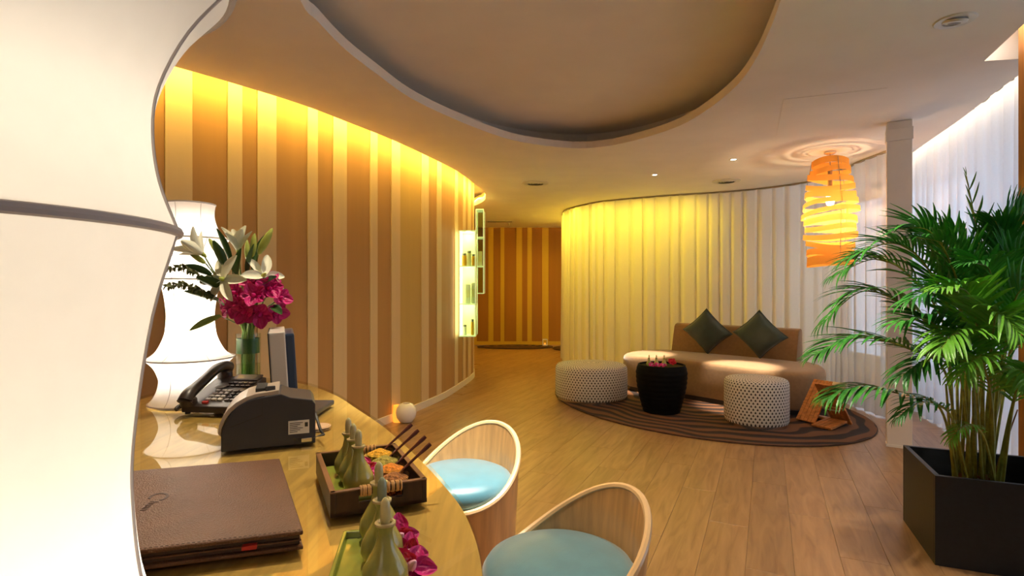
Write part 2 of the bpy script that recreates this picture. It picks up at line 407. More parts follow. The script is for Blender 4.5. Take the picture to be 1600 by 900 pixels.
# ------------------------------------------------------------------ walls
def wall(name, label, mb, mat):
    o = mb.build(name, mat); return tag(o, label, None, kind='structure')
w1 = wall('wall_left', 'curved striped wall of brown and cream panels', band(MB(), wl, 0, wl.L, 0, ROOF, -.12, -.012), M['wallbrown'])
cream = [(150, 178), (205, 219), (257.8, 300), (355.6, 377.8), (402, 431), (480, 495.6), (520, 541), (577.8, 589), (611, 624.4), (657.8, 669), (682, 689), (710, 714.7), (723, 726.7), (730.7, 735)]
edges = []
for a, b in cream:
    sa, sb = wl.hit(a), wl.hit(b)
    if sa and sb: edges.append((min(sa, sb), max(sa, sb)))
edges.sort()
prev = .3
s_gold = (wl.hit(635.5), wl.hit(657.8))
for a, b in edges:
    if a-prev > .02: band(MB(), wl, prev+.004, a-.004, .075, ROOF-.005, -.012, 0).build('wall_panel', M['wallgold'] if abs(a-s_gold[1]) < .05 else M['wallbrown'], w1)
    band(MB(), wl, a, b, .075, ROOF-.005, -.012, .008).build('wall_strip', M['wallcream'], w1); prev = b
q = prev+.22; k = 0
while q < prev+2.6:
    band(MB(), wl, q-.218, q-.004, .075, ROOF-.005, -.012, 0).build('wall_panel', M['wallbrown'], w1)
    band(MB(), wl, q, q+.12, .075, ROOF-.005, -.012, .008).build('wall_strip', M['wallcream'], w1); q += .34
sk = band(MB(), wl, .1, wl.L-.1, 0, .075, -.012, .016).build('baseboard_left', M['skirting']); tag(sk, 'pale skirting along the curved striped wall', None, kind='structure')
w2 = wall('wall_far', 'striped wall at the end of the passage', MB().box((-4.4, FW, 0), (5.1, FW+.12, ROOF)), M['farbrown'])
xs = [(p-800)/F*FW for p in (735, 745, 763, 771, 782, 788, 806.7, 815.7, 824, 831, 847, 857, 895, 905)]
pv = -4.3
for i in range(0, len(xs), 2):
    MB().box((pv+.004, FW-.012, .08), (xs[i]-.004, FW, ROOF-.01)).build('wall_panel', M['farbrown'], w2)
    MB().box((xs[i], FW-.02, .08), (xs[i+1], FW, ROOF-.01)).build('wall_strip', M['farcream'], w2); pv = xs[i+1]
MB().box((pv, FW-.012, .08), (5.0, FW, ROOF-.01)).build('wall_panel', M['farbrown'], w2)
o = MB().box((-4.3, FW-.03, 0), (5.0, FW, .08)).build('baseboard_far', M['farcream']); tag(o, 'skirting of the striped wall at the end of the passage', None, kind='structure')
wall('wall_back', 'plain plaster wall behind the desk', MB().box((-4.4, -2.72, 0), (5.1, -2.6, ROOF)), M['plaster'])
wall('wall_side', 'plain plaster wall at the left of the desk', MB().box((-4.42, -2.6, 0), (-4.3, FW, ROOF)), M['plaster'])
wr = MB(); X0, X1 = 5.0, 5.12
wr.box((X0, -2.6, 0), (X1, FW, .3)); wr.box((X0, -2.6, 2.6), (X1, FW, ROOF))
ops = [(.2, 2.4), (2.8, 5.4), (5.8, 8.2)]; yy = -2.6
for a, b in ops: wr.box((X0, yy, .3), (X1, a, 2.6)); yy = b
wr.box((X0, yy, .3), (X1, FW, 2.6))
wall('wall_right', 'outer wall behind the sheer curtains', wr, M['plaster'])
for n, (a, b) in enumerate(ops):
    g = MB().box((X0+.05, a, .3), (X0+.06, b, 2.6)).build('window_%d' % (n+1), M['pane']); tag(g, 'glazed window behind the sheer curtains', None, kind='structure')
    fr = MB()
    for y in (a, (a+b)/2-.03, b-.06): fr.box((X0+.03, y, .3), (X0+.09, y+.06, 2.6))
    for z in (.3, 2.54): fr.box((X0+.03, a, z), (X0+.09, b, z+.06))
    fr.build('window_frame', M['white_paint'], g)

# ------------------------------------------------------------------ ceiling
REC = [(-1.0, 2.57), (-.99, 2.77), (-.95, 3.1), (-.86, 3.45), (-.73, 3.88), (-.51, 4.3), (-.19, 4.78), (.12, 5.09), (.58, 5.29), (.9, 5.22), (1.17, 4.96), (1.4, 4.57), (1.49, 4.14), (1.51, 3.65), (1.45, 3.24), (1.37, 2.91), (1.27, 2.57), (1.05, 1.9), (.7, 1.2), (.15, .8), (-.45, 1.0), (-.85, 1.7)]
rec = [(p.x, p.y) for p in catmull([Vector((x, y)) for x, y in REC], 5, True)]
A = Vector((2.83, 3.26)); u = Vector((-.39, -.92)); v = Vector((.985, -.17))
slot = [A, A+u*1.3, A+u*1.3+v*.42, A+v*.42]
C2E = [(4.75, 7.2), (4.02, 5.45), (3.62, 4.4), (3.24, 3.48), (2.93, 2.55)]
c2e = Curve2(C2E)
left = [(p.x, p.y) for p in ce.p[::3]]
if left[-1] != (ce.p[-1].x, ce.p[-1].y): left.append((ce.p[-1].x, ce.p[-1].y))
outer = left+[(-4.3, FW-.22), (5.0, FW-.22), (5.0, 7.6)]+[(p.x, p.y) for p in c2e.p[::3]]+[(2.93, 2.1), (5.0, 1.9), (5.0, -2.6), (-4.3, -2.6)]
slot_l = [(p.x, p.y) for p in slot]
ceil = flat('ceiling', outer, [rec, slot_l], H, M['plaster']); tag(ceil, 'pale plaster ceiling with a large oval recess', None, kind='structure')
def edge_wall(mb, pts, z0, z1, closed=False):
    n = len(pts); vs = [(x, y, z0) for x, y in pts]+[(x, y, z1) for x, y in pts]
    return mb.add(vs, [(i, (i+1) % n, n+(i+1) % n, n+i) for i in range(n if closed else n-1)])
cr = Vector((sum(x for x, y in rec)/len(rec), sum(y for x, y in rec)/len(rec)))
def grow(pts, d):
    out = []; n = len(pts)
    for i in range(n):
        a = Vector(pts[i-1]); b = Vector(pts[(i+1) % n]); t = (b-a).normalized(); nr = Vector((t.y, -t.x))
        if nr.dot(Vector(pts[i])-cr) < 0: nr = -nr
        q = Vector(pts[i])+nr*d; out.append((q.x, q.y))
    return out
mb = edge_wall(MB(), rec, H, H+.065, True)
r2 = grow(rec, .30); n = len(rec)
mb.add([(x, y, H+.065) for x, y in rec]+[(x, y, H+.065) for x, y in r2], [(i, (i+1) % n, n+(i+1) % n, n+i) for i in range(n)])
mb.build('recess_lip', M['plaster'], ceil)
edge_wall(MB(), r2, H+.065, ROOF, True).build('recess_side', M['plaster'], ceil)
edge_wall(MB(), left, H, H+.13).build('cove_fascia', M['white_paint'], ceil)
edge_wall(MB(), [(-4.3, FW-.22), (5.0, FW-.22)], H, H+.13).build('cove_fascia', M['white_paint'], ceil)
edge_wall(MB(), [(p.x, p.y) for p in c2e.p[::3]], H, H+.13).build('pelmet_fascia', M['white_paint'], ceil)
edge_wall(MB(), slot_l, H, ROOF-.02, True).build('light_slot_side', M['white_paint'], ceil)
rf = MB().box((-4.4, -2.7, ROOF), (5.1, FW+.1, ROOF+.1)).build('ceiling_upper', M['plaster']); tag(rf, 'upper ceiling inside the oval recess', None, kind='structure')
# access hatch: a thin panel set in the ceiling
hp = [on(px, py, H) for px, py in ((1224, 155), (1211, 223), (1346, 195), (1387, 137))]
hb = MB().prism([(p.x, p.y) for p in hp], H-.0025, H+.004).build('access_panel', M['plaster'], ceil)

# ------------------------------------------------------------------ cove and daylight lamps in the slots
def cove(cv, s0, s1, n, power, col, off, z=H+.1, w=.03):
    for i in range(n):
        s = s0+(s1-s0)*(i+.5)/n; p, nr = cv.at(s); q = p+nr*off; d = p+nr*(off-.12)
        l = area('cove_strip', (q.x, q.y, z), (d.x, d.y, z-.16), w, (s1-s0)/n, power/n, col)
        a, _ = cv.at(s-.1); b, _ = cv.at(s+.1); t = Vector((b.x-a.x, b.y-a.y, 0)).normalized()
        zz = -(Vector((d.x, d.y, z-.16))-Vector((q.x, q.y, z))).normalized(); xx = t.cross(zz).normalized()
        l.rotation_euler = Matrix((xx, zz.cross(xx), zz)).transposed().to_euler()
cove(ce, ce.L*.08, ce.L*.72, 12, 60, YEL, -.03)
fc = Curve2([(-3.5, FW-.24), (0, FW-.24), (4.5, FW-.24)])
cove(fc, 1.5, 6.2, 4, 55, YEL, -.0)
cove(c2e, .3, c2e.L-.1, 5, 9, (1, .72, .4), -.03)
# lamp lying in the ceiling slot by the wooden post
p = A+u*.6+v*.25
area('slot_strip', (p.x, p.y, ROOF-.04), (p.x, p.y, 0), .2, .9, 7, (1, .86, .74))

# ------------------------------------------------------------------ curtains
def curtain(name, label, pts, z0, z1, mat, fold, amp, group=None):
    cv = Curve2(pts); n = int(cv.L/.011); m = 9; vs = []; fs = []
    rnd = [random.uniform(.7, 1.3) for _ in range(400)]
    ph = []; q = 0
    for i in range(n+1):
        s = cv.L*i/n; ph.append(q); q += 2*PI*(cv.L/n)/(fold*rnd[int(s/fold) % 400])
    for j in range(m):
        t = j/(m-1)
        for i in range(n+1):
            p, nr = cv.at(cv.L*i/n); k = 2*math.exp(-((ph[i]/(2*PI) % 1)-.5)**2/.012)-.6+.25*math.sin(ph[i])
            a = amp*(.75+.35*t)*(1+.3*math.sin(ph[i]*.37+1))*k+.012*t*math.sin(ph[i]*.21+t*2)
            qq = p+nr*a; vs.append((qq.x, qq.y, z1+(z0-z1)*t))
    for j in range(m-1):
        for i in range(n): a = j*(n+1)+i; fs.append((a, a+1, a+n+2, a+n+1))
    t = thing(name, label, 'curtain', (0, 0, 0), 0, group)
    MB().add(vs, fs).build('curtain_fabric', M[mat], t, smooth=True)
    band(MB(), cv, .05, cv.L-.05, z1, z1+.02, -.012, .012).build('curtain_track', M['track'], t)
    return t
C1 = [(1.25, 11.3), (1.0, 10.5), (.93, 9.85), (.96, 9.3), (1.27, 8.65), (1.55, 8.36), (2.25, 7.95), (2.8, 7.72), (3.34, 7.42), (3.78, 6.9), (3.8, 6.3), (3.72, 5.87), (3.70, 5.3)]
curtain('sheer_curtain', 'long sheer curtain curving behind the sofa, yellow-lit at one end', C1, .015, H-.022, 'sheer', .19, .022)
C2 = [(4.85, 7.1), (4.13, 5.42), (3.73, 4.36), (3.35, 3.44), (3.0, 2.5)]
curtain('sheer_curtain', 'sheer window curtain behind the palm, in front of the bright window', C2, .015, H+.1, 'sheer_window', .20, .024)
# yellow trough lamps above and behind the far end of the sofa curtain
cb = Curve2([(1.3, 11.2), (1.12, 10.4), (1.1, 9.75), (1.22, 9.2), (1.5, 8.8), (2.0, 8.5), (2.9, 8.1)])
for i in range(7):
    p, nr = cb.at(cb.L*(i+.5)/7)
    area('trough_strip', (p.x+.12, p.y+.1, H-.03), (p.x, p.y, .6), .1, .5, 11, (1, .74, .05))
area('passage_fill', (.2, 10.6, H-.02), (.2, 10.6, 0), .6, .6, 30, (1, .62, .08))  # added light without a fixture, brings more yellow into the passage

# ------------------------------------------------------------------ column and post
cp = on(1411, 701, 0)
t = thing('column', 'slim white square column beside the palm', 'column', (cp.x+.01, cp.y+.06, 0), -.55)
MB().box((-.085, -.05, 0), (.085, .05, H-.002)).build('shaft', M['pillar'], t, bevel=.004)
MB().box((-.092, -.057, H-.16), (.092, .057, H-.06)).build('capital', M['pillar'], t, bevel=.003)
MB().box((-.09, -.055, 0), (.09, .055, .02)).build('column_foot', M['pillar'], t)
t = thing('wooden_post', 'orange-brown wooden post behind the palm planter', 'post', (2.965, 3.02, 0))
MB().box((-.1, -.06, 0), (.1, .06, ROOF-.01)).build('post_shaft', M['post'], t, bevel=.004)
MB().box((-.105, -.065, 0), (.105, .065, .05)).build('post_foot', M['post'], t, bevel=.004)

# ------------------------------------------------------------------ ceiling fittings
def downlight(x, y, z, label, target, power, col, angle, r=.035, blend=.6, group='recessed downlights'):
    t = thing('downlight', label, 'downlight', (x, y, z), 0, group)
    MB().lathe([(r, -.004), (r*1.5, -.004), (r*1.55, 0), (r*1.5, .001), (r, .001)], 24, cap=False).build('trim_ring', M['fixture'], t, smooth=True)
    MB().lathe([(.001, -.001), (r, -.001)], 24, cap=False).build('lamp_lens', M['downlamp'], t)
    if power: spot('downlight_beam', (x, y, z-.012), target, power, col, angle, blend, .025)
p1 = on(1023, 273, H); p2 = on(1146, 249, H)
downlight(p1.x, p1.y, H, 'small lit downlight in ceiling above the drum table', (1.65, 6.92, .45), 800, NEUT, 24, .028, .7, None)
downlight(p2.x, p2.y, H, 'small lit downlight in ceiling above the sofa', (2.46, 5.86, .45), 800, NEUT, 24, .028, .7, None)
G = 'downlights in the oval recess'  # all out of view; most are fill lamps added for floor, desk and palm
L = 'small unseen downlight in the oval recess above the desk, from a set mostly added as fill'
for x, y, tgt, pw, col, an in ((-.1, 2.0, (-.25, 2.1, .5), 400, (1, .95, .88), 30), (.35, 1.6, (.4, 1.7, 0), 60, NEUT, 80), (.9, 2.3, (1.1, 2.9, 0), 70, NEUT, 100),
                              (-.5, 1.7, (-.5, 1.25, .9), 95, (1, .84, .60), 75), (1.0, 2.2, (2.25, 2.7, .9), 95, NEUT, 50), (.2, 2.7, (.2, 4.0, 0), 110, (1, .76, .46), 100)):
    downlight(x, y, ROOF, L, tgt, pw, col, an, .03, .8, G)
p3 = on(1492, 32, H)
t = thing('gimbal_downlight', 'round white gimbal downlight in ceiling near the palm', 'downlight', (p3.x, p3.y, H))
MB().lathe([(.055, -.004), (.085, -.006), (.092, 0), (.085, .002)], 32, cap=False).build('trim_ring', M['fixture'], t, smooth=True)
MB().lathe([(.03, -.014), (.05, -.012), (.056, -.002), (.05, .002)], 24, Matrix.Rotation(.25, 4, 'X')).build('gimbal', M['fixture'], t, smooth=True)
MB().lathe([(.001, -.015), (.028, -.015)], 20, Matrix.Rotation(.25, 4, 'X'), cap=False).build('lamp_face', M['fixture_dark'], t)
for (px, py), lab in (((837, 286), 'round ceiling air vent over the passage'), ((1135, 283), 'round ceiling air vent over the sofa')):
    p = on(px, py, H); t = thing('air_vent', lab, 'vent', (p.x, p.y, H), 0, 'round ceiling air vents')
    MB().lathe([(.11, -.012), (.165, -.008), (.17, 0)], 32, cap=False).build('vent_rim', M['fixture'], t, smooth=True)
    MB().lathe([(.001, -.001), (.112, -.001)], 32, cap=False).build('vent_throat', M['fixture_dark'], t)
    for r in (.035, .065, .095): MB().lathe([(r, -.014), (r+.016, -.006), (r+.017, -.004), (r+.001, -.012)], 28, cap=False).build('vent_cone', M['fixture'], t, smooth=True)
p = on(795, 346, H)
p = dep(795, 343, 11.4)
t = thing('sprinkler_head', 'tiny sprinkler head in passage ceiling', 'sprinkler', (p.x, p.y, H))
MB().lathe([(.03, 0), (.03, -.01), (.012, -.012), (.012, -.04), (.028, -.045), (.028, -.05)], 16).build('sprinkler_body', M['fixture'], t)
t = thing('air_grille', 'slim linear air grille in passage ceiling', 'vent', (.0-.25, 11.1, H))
MB().box((-.28, -.08, -.008), (.28, .08, 0)).build('grille_frame', M['fixture'], t)
for k in range(4): MB().box((-.25, -.06+k*.035, -.014), (.25, -.045+k*.035, -.007)).build('grille_slat', M['fixture_dark'], t)

# ------------------------------------------------------------------ pendant lamp of wound veneer
pp = on(1297, 237, H); PZ = 1.53; PT = 2.60
t = thing('pendant_lamp', 'pendant lamp of wound orange veneer strips over the sofa corner', 'lamp', (pp.x, pp.y, 0))
MB().lathe([(.002, H-.001), (.055, H-.001), (.055, H-.018), (.03, H-.03), (.002, H-.032)], 24).build('ceiling_rose', M['chrome'], t, smooth=True)
MB().tube([(0, 0, H-.03), (0, 0, PT-.1)], .005, 6).build('cord', M['wire'], t)
def prad(z):
    k = (z-PZ)/(PT-PZ); return .205+.03*math.sin(min(1, k*1.15)*PI)-.05*max(0, k-.75)*4*.9
nst = 13
for i in range(nst):
    zc = PZ+.035+(PT-PZ-.09)*i/(nst-1); tilt = random.uniform(-.09, .09)+(.05 if i % 2 else -.05); td = random.uniform(0, 2*PI)
    hgt = random.uniform(.046, .064); r0 = prad(zc)*random.uniform(.96, 1.05); vs = []; fs = []; n = 40
    if i in (6, 7): r0 *= 1.08; hgt *= .8
    if i == 0: tilt = 0; hgt = .09
    for k in range(n):
        a = 2*PI*k/n; dz = tilt*math.cos(a-td)*r0*1.4+.012*math.sin(2*a+i)
        for e, (rr, z) in enumerate(((r0, -hgt/2), (r0*.985, hgt/2))): vs.append((rr*math.cos(a), rr*math.sin(a), zc+dz+z))
    for k in range(n): j = (k+1) % n; fs.append((2*k, 2*j, 2*j+1, 2*k+1))
    MB().add(vs, fs).build('veneer_strip', M['pendant_strip'], t, smooth=True)
for k in range(3):
    a = k*2.1+.4; MB().tube([(prad(PZ+.05+(PT-PZ-.1)*j/8)*.95*math.cos(a), prad(PZ+.05+(PT-PZ-.1)*j/8)*.95*math.sin(a), PZ+.02+(PT-PZ-.04)*j/8) for j in range(9)], .003, 5).build('frame_wire', M['wire'], t)
MB().lathe([(.012, PT-.35), (.03, PT-.37), (.045, PT-.42), (.03, PT-.47), (.004, PT-.485)], 16).build('bulb', M['bulb'], t, smooth=True)
MB().lathe([(.02, PT-.1), (.02, PT-.35)], 12).build('lamp_holder', M['wire'], t)
point('pendant_glow', (pp.x, pp.y, 2.0), 15, (1, .74, .44), .05)

# ------------------------------------------------------------------ reception desk
DT = .90
DK = [(-.03, .45), (-.04, .76), (-.08, .97), (-.15, 1.15), (-.24, 1.34), (-.37, 1.59), (-.51, 1.82), (-.69, 2.1), (-.9, 2.33), (-1.1, 2.42), (-1.27, 2.36), (-1.36, 2.14), (-1.36, 1.8), (-1.34, 1.3), (-1.28, .7), (-1.12, .1), (-.8, -.35), (-.4, -.45), (-.14, -.2), (-.05, .12)]
dk = [(p.x, p.y) for p in catmull([Vector(p) for p in DK], 6, True)]
desk = thing('reception_desk', 'curved yellow-oak reception desk with a glass covered top', 'desk', (-.7, 1.0, 0))
T = Matrix.Translation((.7, -1.0, 0))
MB().prism(dk, DT-.045, DT-.009, T).build('tabletop', M['tabletop'], desk, bevel=.003)
g = MB().prism(dk, DT-.0085, DT, T).build('glass_top', M['glass_plate'], desk)
cdk = Vector((-.7, 1.0))
inn = [tuple(cdk+(Vector(p)-cdk)*.62) for p in dk]
MB().prism(inn, 0, DT-.045, T).build('pedestal', M['desk_body'], desk, bevel=.003)

# ------------------------------------------------------------------ table lamps
LP = [[(.077, .694), (.0735, .668), (.075, .64), (.088, .603), (.105, .583), (.122, .572)], [(.122, .572), (.100, .542), (.086, .51), (.083, .485), (.086, .458), (.095, .431)],
      [(.095, .431), (.083, .385), (.075, .325), (.074, .285), (.080, .235), (.10, .188), (.118, .168), (.138, .155)], [(.138, .155), (.113, .128), (.099, .095), (.096, .075), (.102, .045), (.114, .02), (.128, .004)]]
def table_lamp(x, y, label, power, upper):
    t = thing('table_lamp', label, 'lamp', (x, y, DT), 0, 'white fabric column lamps on the desk')
    for seg in LP:
        pr_ = [(p.x, p.y) for p in catmull([Vector(p) for p in seg], 5)]
        MB().lathe(pr_, 96, cap=False).build('shade_section', M['lampshade'], t, smooth=True)
    for r, z in ((.077, .694), (.122, .572), (.095, .431), (.138, .155), (.128, .004)):
        MB().tube([(r*math.cos(a*PI/48), r*math.sin(a*PI/48), z) for a in range(96)], .0027, 8, True).build('shade_ring', M['seam'], t, smooth=True)
    for k in range(6):
        a = k*PI/3+.42; rb = MB()
        for seg in LP: rb.tube([((q.x+.0006)*math.cos(a), (q.x+.0006)*math.sin(a), q.y) for q in catmull([Vector(p) for p in seg], 4)], .0009, 5)
        rb.build('rib', M['seam'], t)
    MB().lathe([(.10, .001), (.10, .008), (.02, .012), (.012, .02), (.012, .17)], 24).build('lamp_base', M['wire'], t, smooth=True)
    MB().lathe([(.010, .17), (.012, .18), (.017, .205), (.018, .22), (.014, .24), (.003, .25)], 16).build('bulb', M['bulb'], t, smooth=True)
    point('lamp_glow', (x, y, DT+.22), power, (1, .90, .78), .045); point('lamp_glow', (x, y, DT+.50), upper, (1, .90, .78), .045)
    MB().lathe([(.006, .25), (.008, .45), (.012, .46), (.017, .485), (.018, .50), (.014, .52), (.003, .53)], 16).build('bulb', M['bulb'], t, smooth=True)
table_lamp(-.271, .2604, 'tall white fabric lamp beside the leather folder', .75, .26)
table_lamp(-1.128, 1.91, 'tall white fabric lamp behind the telephone and vase', 7, 3)

# ------------------------------------------------------------------ bouquet in glass vase
VX, VY = -.975, 2.01
vase = thing('glass_vase', 'clear glass cylinder vase holding the bouquet behind the telephone', 'vase', (VX, VY, DT))
MB().lathe([(.041, .0), (.043, .004), (.043, .232), (.0405, .232), (.0405, .012), (.002, .012)], 32).build('vase_glass', M['clear'], vase, smooth=True)
MB().lathe([(.001, .013), (.040, .013), (.040, .12), (.001, .12)], 28, cap=False).build('vase_water', M['greenglass'], vase, smooth=True)
wrap = MB().lathe([(.0392, .03), (.0392, .075)], 28, cap=False); wrap.build('leaf_lining', M['leaflight'], vase, smooth=True)
MB().lathe([(.0392, .16), (.0392, .215)], 28, cap=False).build('leaf_lining', M['leafgreen'], vase, smooth=True)
top = Vector((VX, VY, DT+.23))
VD = 1.87
def petal_mesh(name, L_, W_, curl, cup, n=7, m=4, tipw=.0, ruffle=0):
    vs = []; fs = []
    for i in range(n+1):
        t = i/n; wd = W_*(math.sin(PI*min(1, t*.86+.10))**.8)*(1-tipw*t)
        for j in range(-m, m+1):
            s = j/m; vs.append((L_*t*math.cos(curl*t*.6), wd*s*.5, L_*(math.sin(curl*t)*.5)*-1+cup*wd*s*s+ruffle*math.sin(7*s+5*t)*wd))
    k = 2*m+1
    for i in range(n):
        for j in range(k-1): a = i*k+j; fs.append((a, a+1, a+k+1, a+k))
    mb = MB(); mb.add(vs, fs); return mb.mesh(name)
def orient(d, roll=0):
    d = Vector(d).normalized(); return d.to_track_quat('Z', 'Y').to_matrix().to_4x4() @ Matrix.Rotation(roll, 4, 'Z')
def stem(parent, a, b, r=.003, mat='stem', name='stem', bow=.02):
    a, b = Vector(a), Vector(b); mouth = b+Vector((0, 0, .21)); pts = catmull([a, a*.45+mouth*.55+Vector((0, 0, .01)), mouth, b], 4)
    o = MB().tube(pts, r, 6).build(name, M[mat], parent, smooth=True); return o
lp = petal_mesh('lily_petal', .085, .034, .9, .35); lp.materials.append(M['lilywhite'])
lpb = petal_mesh('lily_petal', .085, .034, .35, .45); lpb.materials.append(M['lilywhite'])
op = petal_mesh('orchid_petal', .040, .040, .5, .15, 6, 4, 0, .05); op.materials.append(M['magenta'])
op2 = petal_mesh('orchid_petal', .036, .034, .4, .2, 6, 3, 0, .08); op2.materials.append(M['orchidred'])
oq = petal_mesh('orchid_petal', .034, .03, .5, .25, 6, 3, .2, .06); oq.materials.append(M['magenta'])
def bloom(name, label, cat, c, d, mesh, n, open_, size, group, center, base=None, roll=0, lip=None):
    t = thing(name, label, cat, c, 0, group); R = orient(d, roll)
    for k in range(n):
        o = bpy.data.objects.new('petal', mesh); C.objects.link(o); o.parent = t
        o.matrix_basis = R @ Matrix.Rotation(2*PI*k/n+.1*(k % 2), 4, 'Z') @ Matrix.Translation((.004, 0, .004*(k % 2))) @ Matrix.Rotation(-open_-.08*(k % 2), 4, 'Y') @ Matrix.Scale(size*(1 if k % 2 else .93), 4)
    cm = MB().lathe([(.001, -.012*size), (.006*size, -.004*size), (.007*size, .008*size), (.003*size, .02*size), (.0005, .022*size)], 10, R); cm.build('flower_center', M[center], t, smooth=True)
    if lip:
        lo = bpy.data.objects.new('lip', lip); C.objects.link(lo); lo.parent = t; lo.matrix_basis = R @ Matrix.Rotation(-.9, 4, 'Y') @ Matrix.Scale(size*.7, 4)
    if base is not None: stem(t, (0, 0, 0), Vector(base)-Vector(c), .0028)
    return t
GL = 'white lilies in the bouquet'
inv = lambda k: (VX+.018*math.cos(k*2.4), VY+.018*math.sin(k*2.4), DT+.03)
for k, (px, py, d, dr, opn, lab, pm_) in enumerate([
        (350, 437, VD-.11, (-.25, -1, .25), .35, 'open white lily facing forward left of the magenta blooms', lp), (318, 398, VD-.12, (-.8, -.2, .7), 1.0, 'half-open white lily leaning out over the eucalyptus', lpb),
        (372, 392, VD, (.05, -.25, 1), 1.15, 'half-open white lily standing upright at the top of the bouquet', lpb), (410, 432, VD-.02, (.75, -.5, .5), .45, 'open white lily turned toward the screen side', lp)]):
    bloom('white_lily', lab, 'flower', dep(px, py, d), dr, pm_, 6, opn, 1.05, GL, 'budgreen', inv(k))
bud = [(.001, 0), (.008, .008), (.0125, .03), (.013, .05), (.010, .075), (.005, .092), (.001, .098)]
for k, (px, py, d, dr, sc, lab) in enumerate([
        (403, 398, VD-.02, (.55, .0, 1), 1.05, 'long green lily bud reaching furthest toward the striped wall'), (394, 402, VD, (.1, 0, 1), .85, 'upright green lily bud beside the top lily'),
        (386, 405, VD+.02, (-.05, .1, 1), .7, 'short green lily bud behind the top lily'), (345, 400, VD-.08, (-.6, .1, .8), .75, 'small green lily bud tilted over the open lily'), (322, 412, VD-.12, (-.9, 0, .6), .7, 'green lily bud beneath the half-open leaning lily')]):
    c = dep(px, py, d); t = thing('lily_bud', lab, 'flower bud', c, 0, 'green lily buds in the bouquet')
    MB().lathe([(r*sc, z*sc) for r, z in bud], 10, orient(dr)).build('bud', M['budgreen'], t, smooth=True); stem(t, (0, 0, 0), Vector(inv(k+4))-c, .0026)
GO = 'magenta blooms in the bouquet'
LO = 'magenta bloom low in the bouquet above the vase rim'
for k, (px, py, dd, dr) in enumerate([(370, 458, -.07, (-.3, -1, .3)), (398, 462, -.09, (.1, -1, .3)), (421, 452, -.05, (.5, -1, .4)), (437, 466, -.02, (.9, -.6, .2)), (384, 487, -.09, (-.1, -1, -.2)),
                                      (407, 490, -.08, (.2, -1, -.3)), (357, 482, -.05, (-.7, -.8, -.1)), (430, 487, -.04, (.7, -.7, -.3)), (418, 440, 0, (.4, -.4, .9)), (390, 445, -.03, (0, -.6, .8)), (372, 478, -.08, (-.2, -1, 0))]):
    bloom('magenta_bloom', LO, 'flower', dep(px, py, VD+dd), dr, op, 5, .62, .98+.1*(k % 3), GO, 'magenta', inv(k+9), k*.7, oq)
def leaf(name, label, cat, c, d, L_, W_, mat, group, base, roll=0):
    t = thing(name, label, cat, c, 0, group); me = petal_mesh('leaf_blade', L_, W_, .5, .3, 8, 2)
    me.materials.append(M[mat]); o = link('leaf_blade', me, None, t, smooth=True); dd = Vector(d).normalized()
    o.matrix_basis = dd.to_track_quat('X', 'Z').to_matrix().to_4x4() @ Matrix.Rotation(roll, 4, 'X')
    if base is not None: stem(t, (0, 0, 0), Vector(base)-Vector(c), .002)
    return t
for k, (px, py, dd, d, L_, W_, mat, roll) in enumerate([
        (352, 418, -.09, (-.2, -.3, 1), .10, .030, 'leafgreen', .8), (372, 428, .0, (.15, -.6, 1), .11, .045, 'leafgreen', 1.2), (388, 430, -.01, (.1, -.4, 1), .12, .04, 'leafgreen', 1.4), (404, 448, -.04, (.7, -.5, .5), .09, .035, 'leafgreen', .9),
        (340, 470, -.10, (-.8, -.4, .5), .10, .035, 'leafgreen', .7), (345, 494, -.10, (-1, -.3, -.35), .10, .028, 'leaflight', .9), (350, 455, -.09, (-.5, -.6, .6), .10, .045, 'leafgreen', .6), (330, 430, -.12, (-.8, -.2, .5), .08, .03, 'leafgreen', 1),
        (360, 410, -.05, (-.2, 0, 1), .12, .03, 'leafgreen', 1.2), (395, 415, .03, (.2, 0, 1), .12, .03, 'leafgreen', 1.2), (425, 478, -.06, (.8, -.8, -.2), .07, .03, 'leafgreen', .4)]):
    leaf('bouquet_leaf', ('pale narrow leaf drooping below the blooms beside the lamp' if mat == 'leaflight' else 'dark green leaf among the lilies of the bouquet'), 'leaf', dep(px, py, VD+dd), d, L_, W_, mat, None if mat == 'leaflight' else 'dark leaves in the bouquet', inv(k+20), roll)
el = petal_mesh('eucalyptus_leaf', .016, .012, .3, .2, 4, 2); el.materials.append(M['eucalyptus'])
for k, (pts, lab) in enumerate([([(345, 452), (310, 430), (285, 418), (262, 421)], 'upper eucalyptus sprig spreading in front of the lamp'), ([(345, 470), (315, 455), (285, 446), (259, 448)], 'lower eucalyptus sprig spreading in front of the lamp')]):
    P = [dep(px, py, VD-.10-.035*i) for i, (px, py) in enumerate(pts)]; t = thing('eucalyptus_sprig', lab, 'foliage', P[0])
    Q = catmull(P, 8); MB().tube([q-P[0] for q in Q], .0015, 5).build('twig', M['eucalyptus'], t)
    stem(t, (0, 0, 0), Vector(inv(k+40))-P[0], .002)
    for i, q in enumerate(Q[4:]):
        for s in range(3):
            o = bpy.data.objects.new('leaf', el); C.objects.link(o); o.parent = t; a = i*1.3+s*PI/2
            d = Vector((-.3, math.cos(a), math.sin(a)))
            o.matrix_basis = Matrix.Translation(q-P[0]) @ d.to_track_quat('X', 'Z').to_matrix().to_4x4() @ Matrix.Rotation(random.uniform(-1, 1), 4, 'X') @ Matrix.Scale(random.uniform(.9, 1.4)*(1-.35*i/len(Q)), 4)

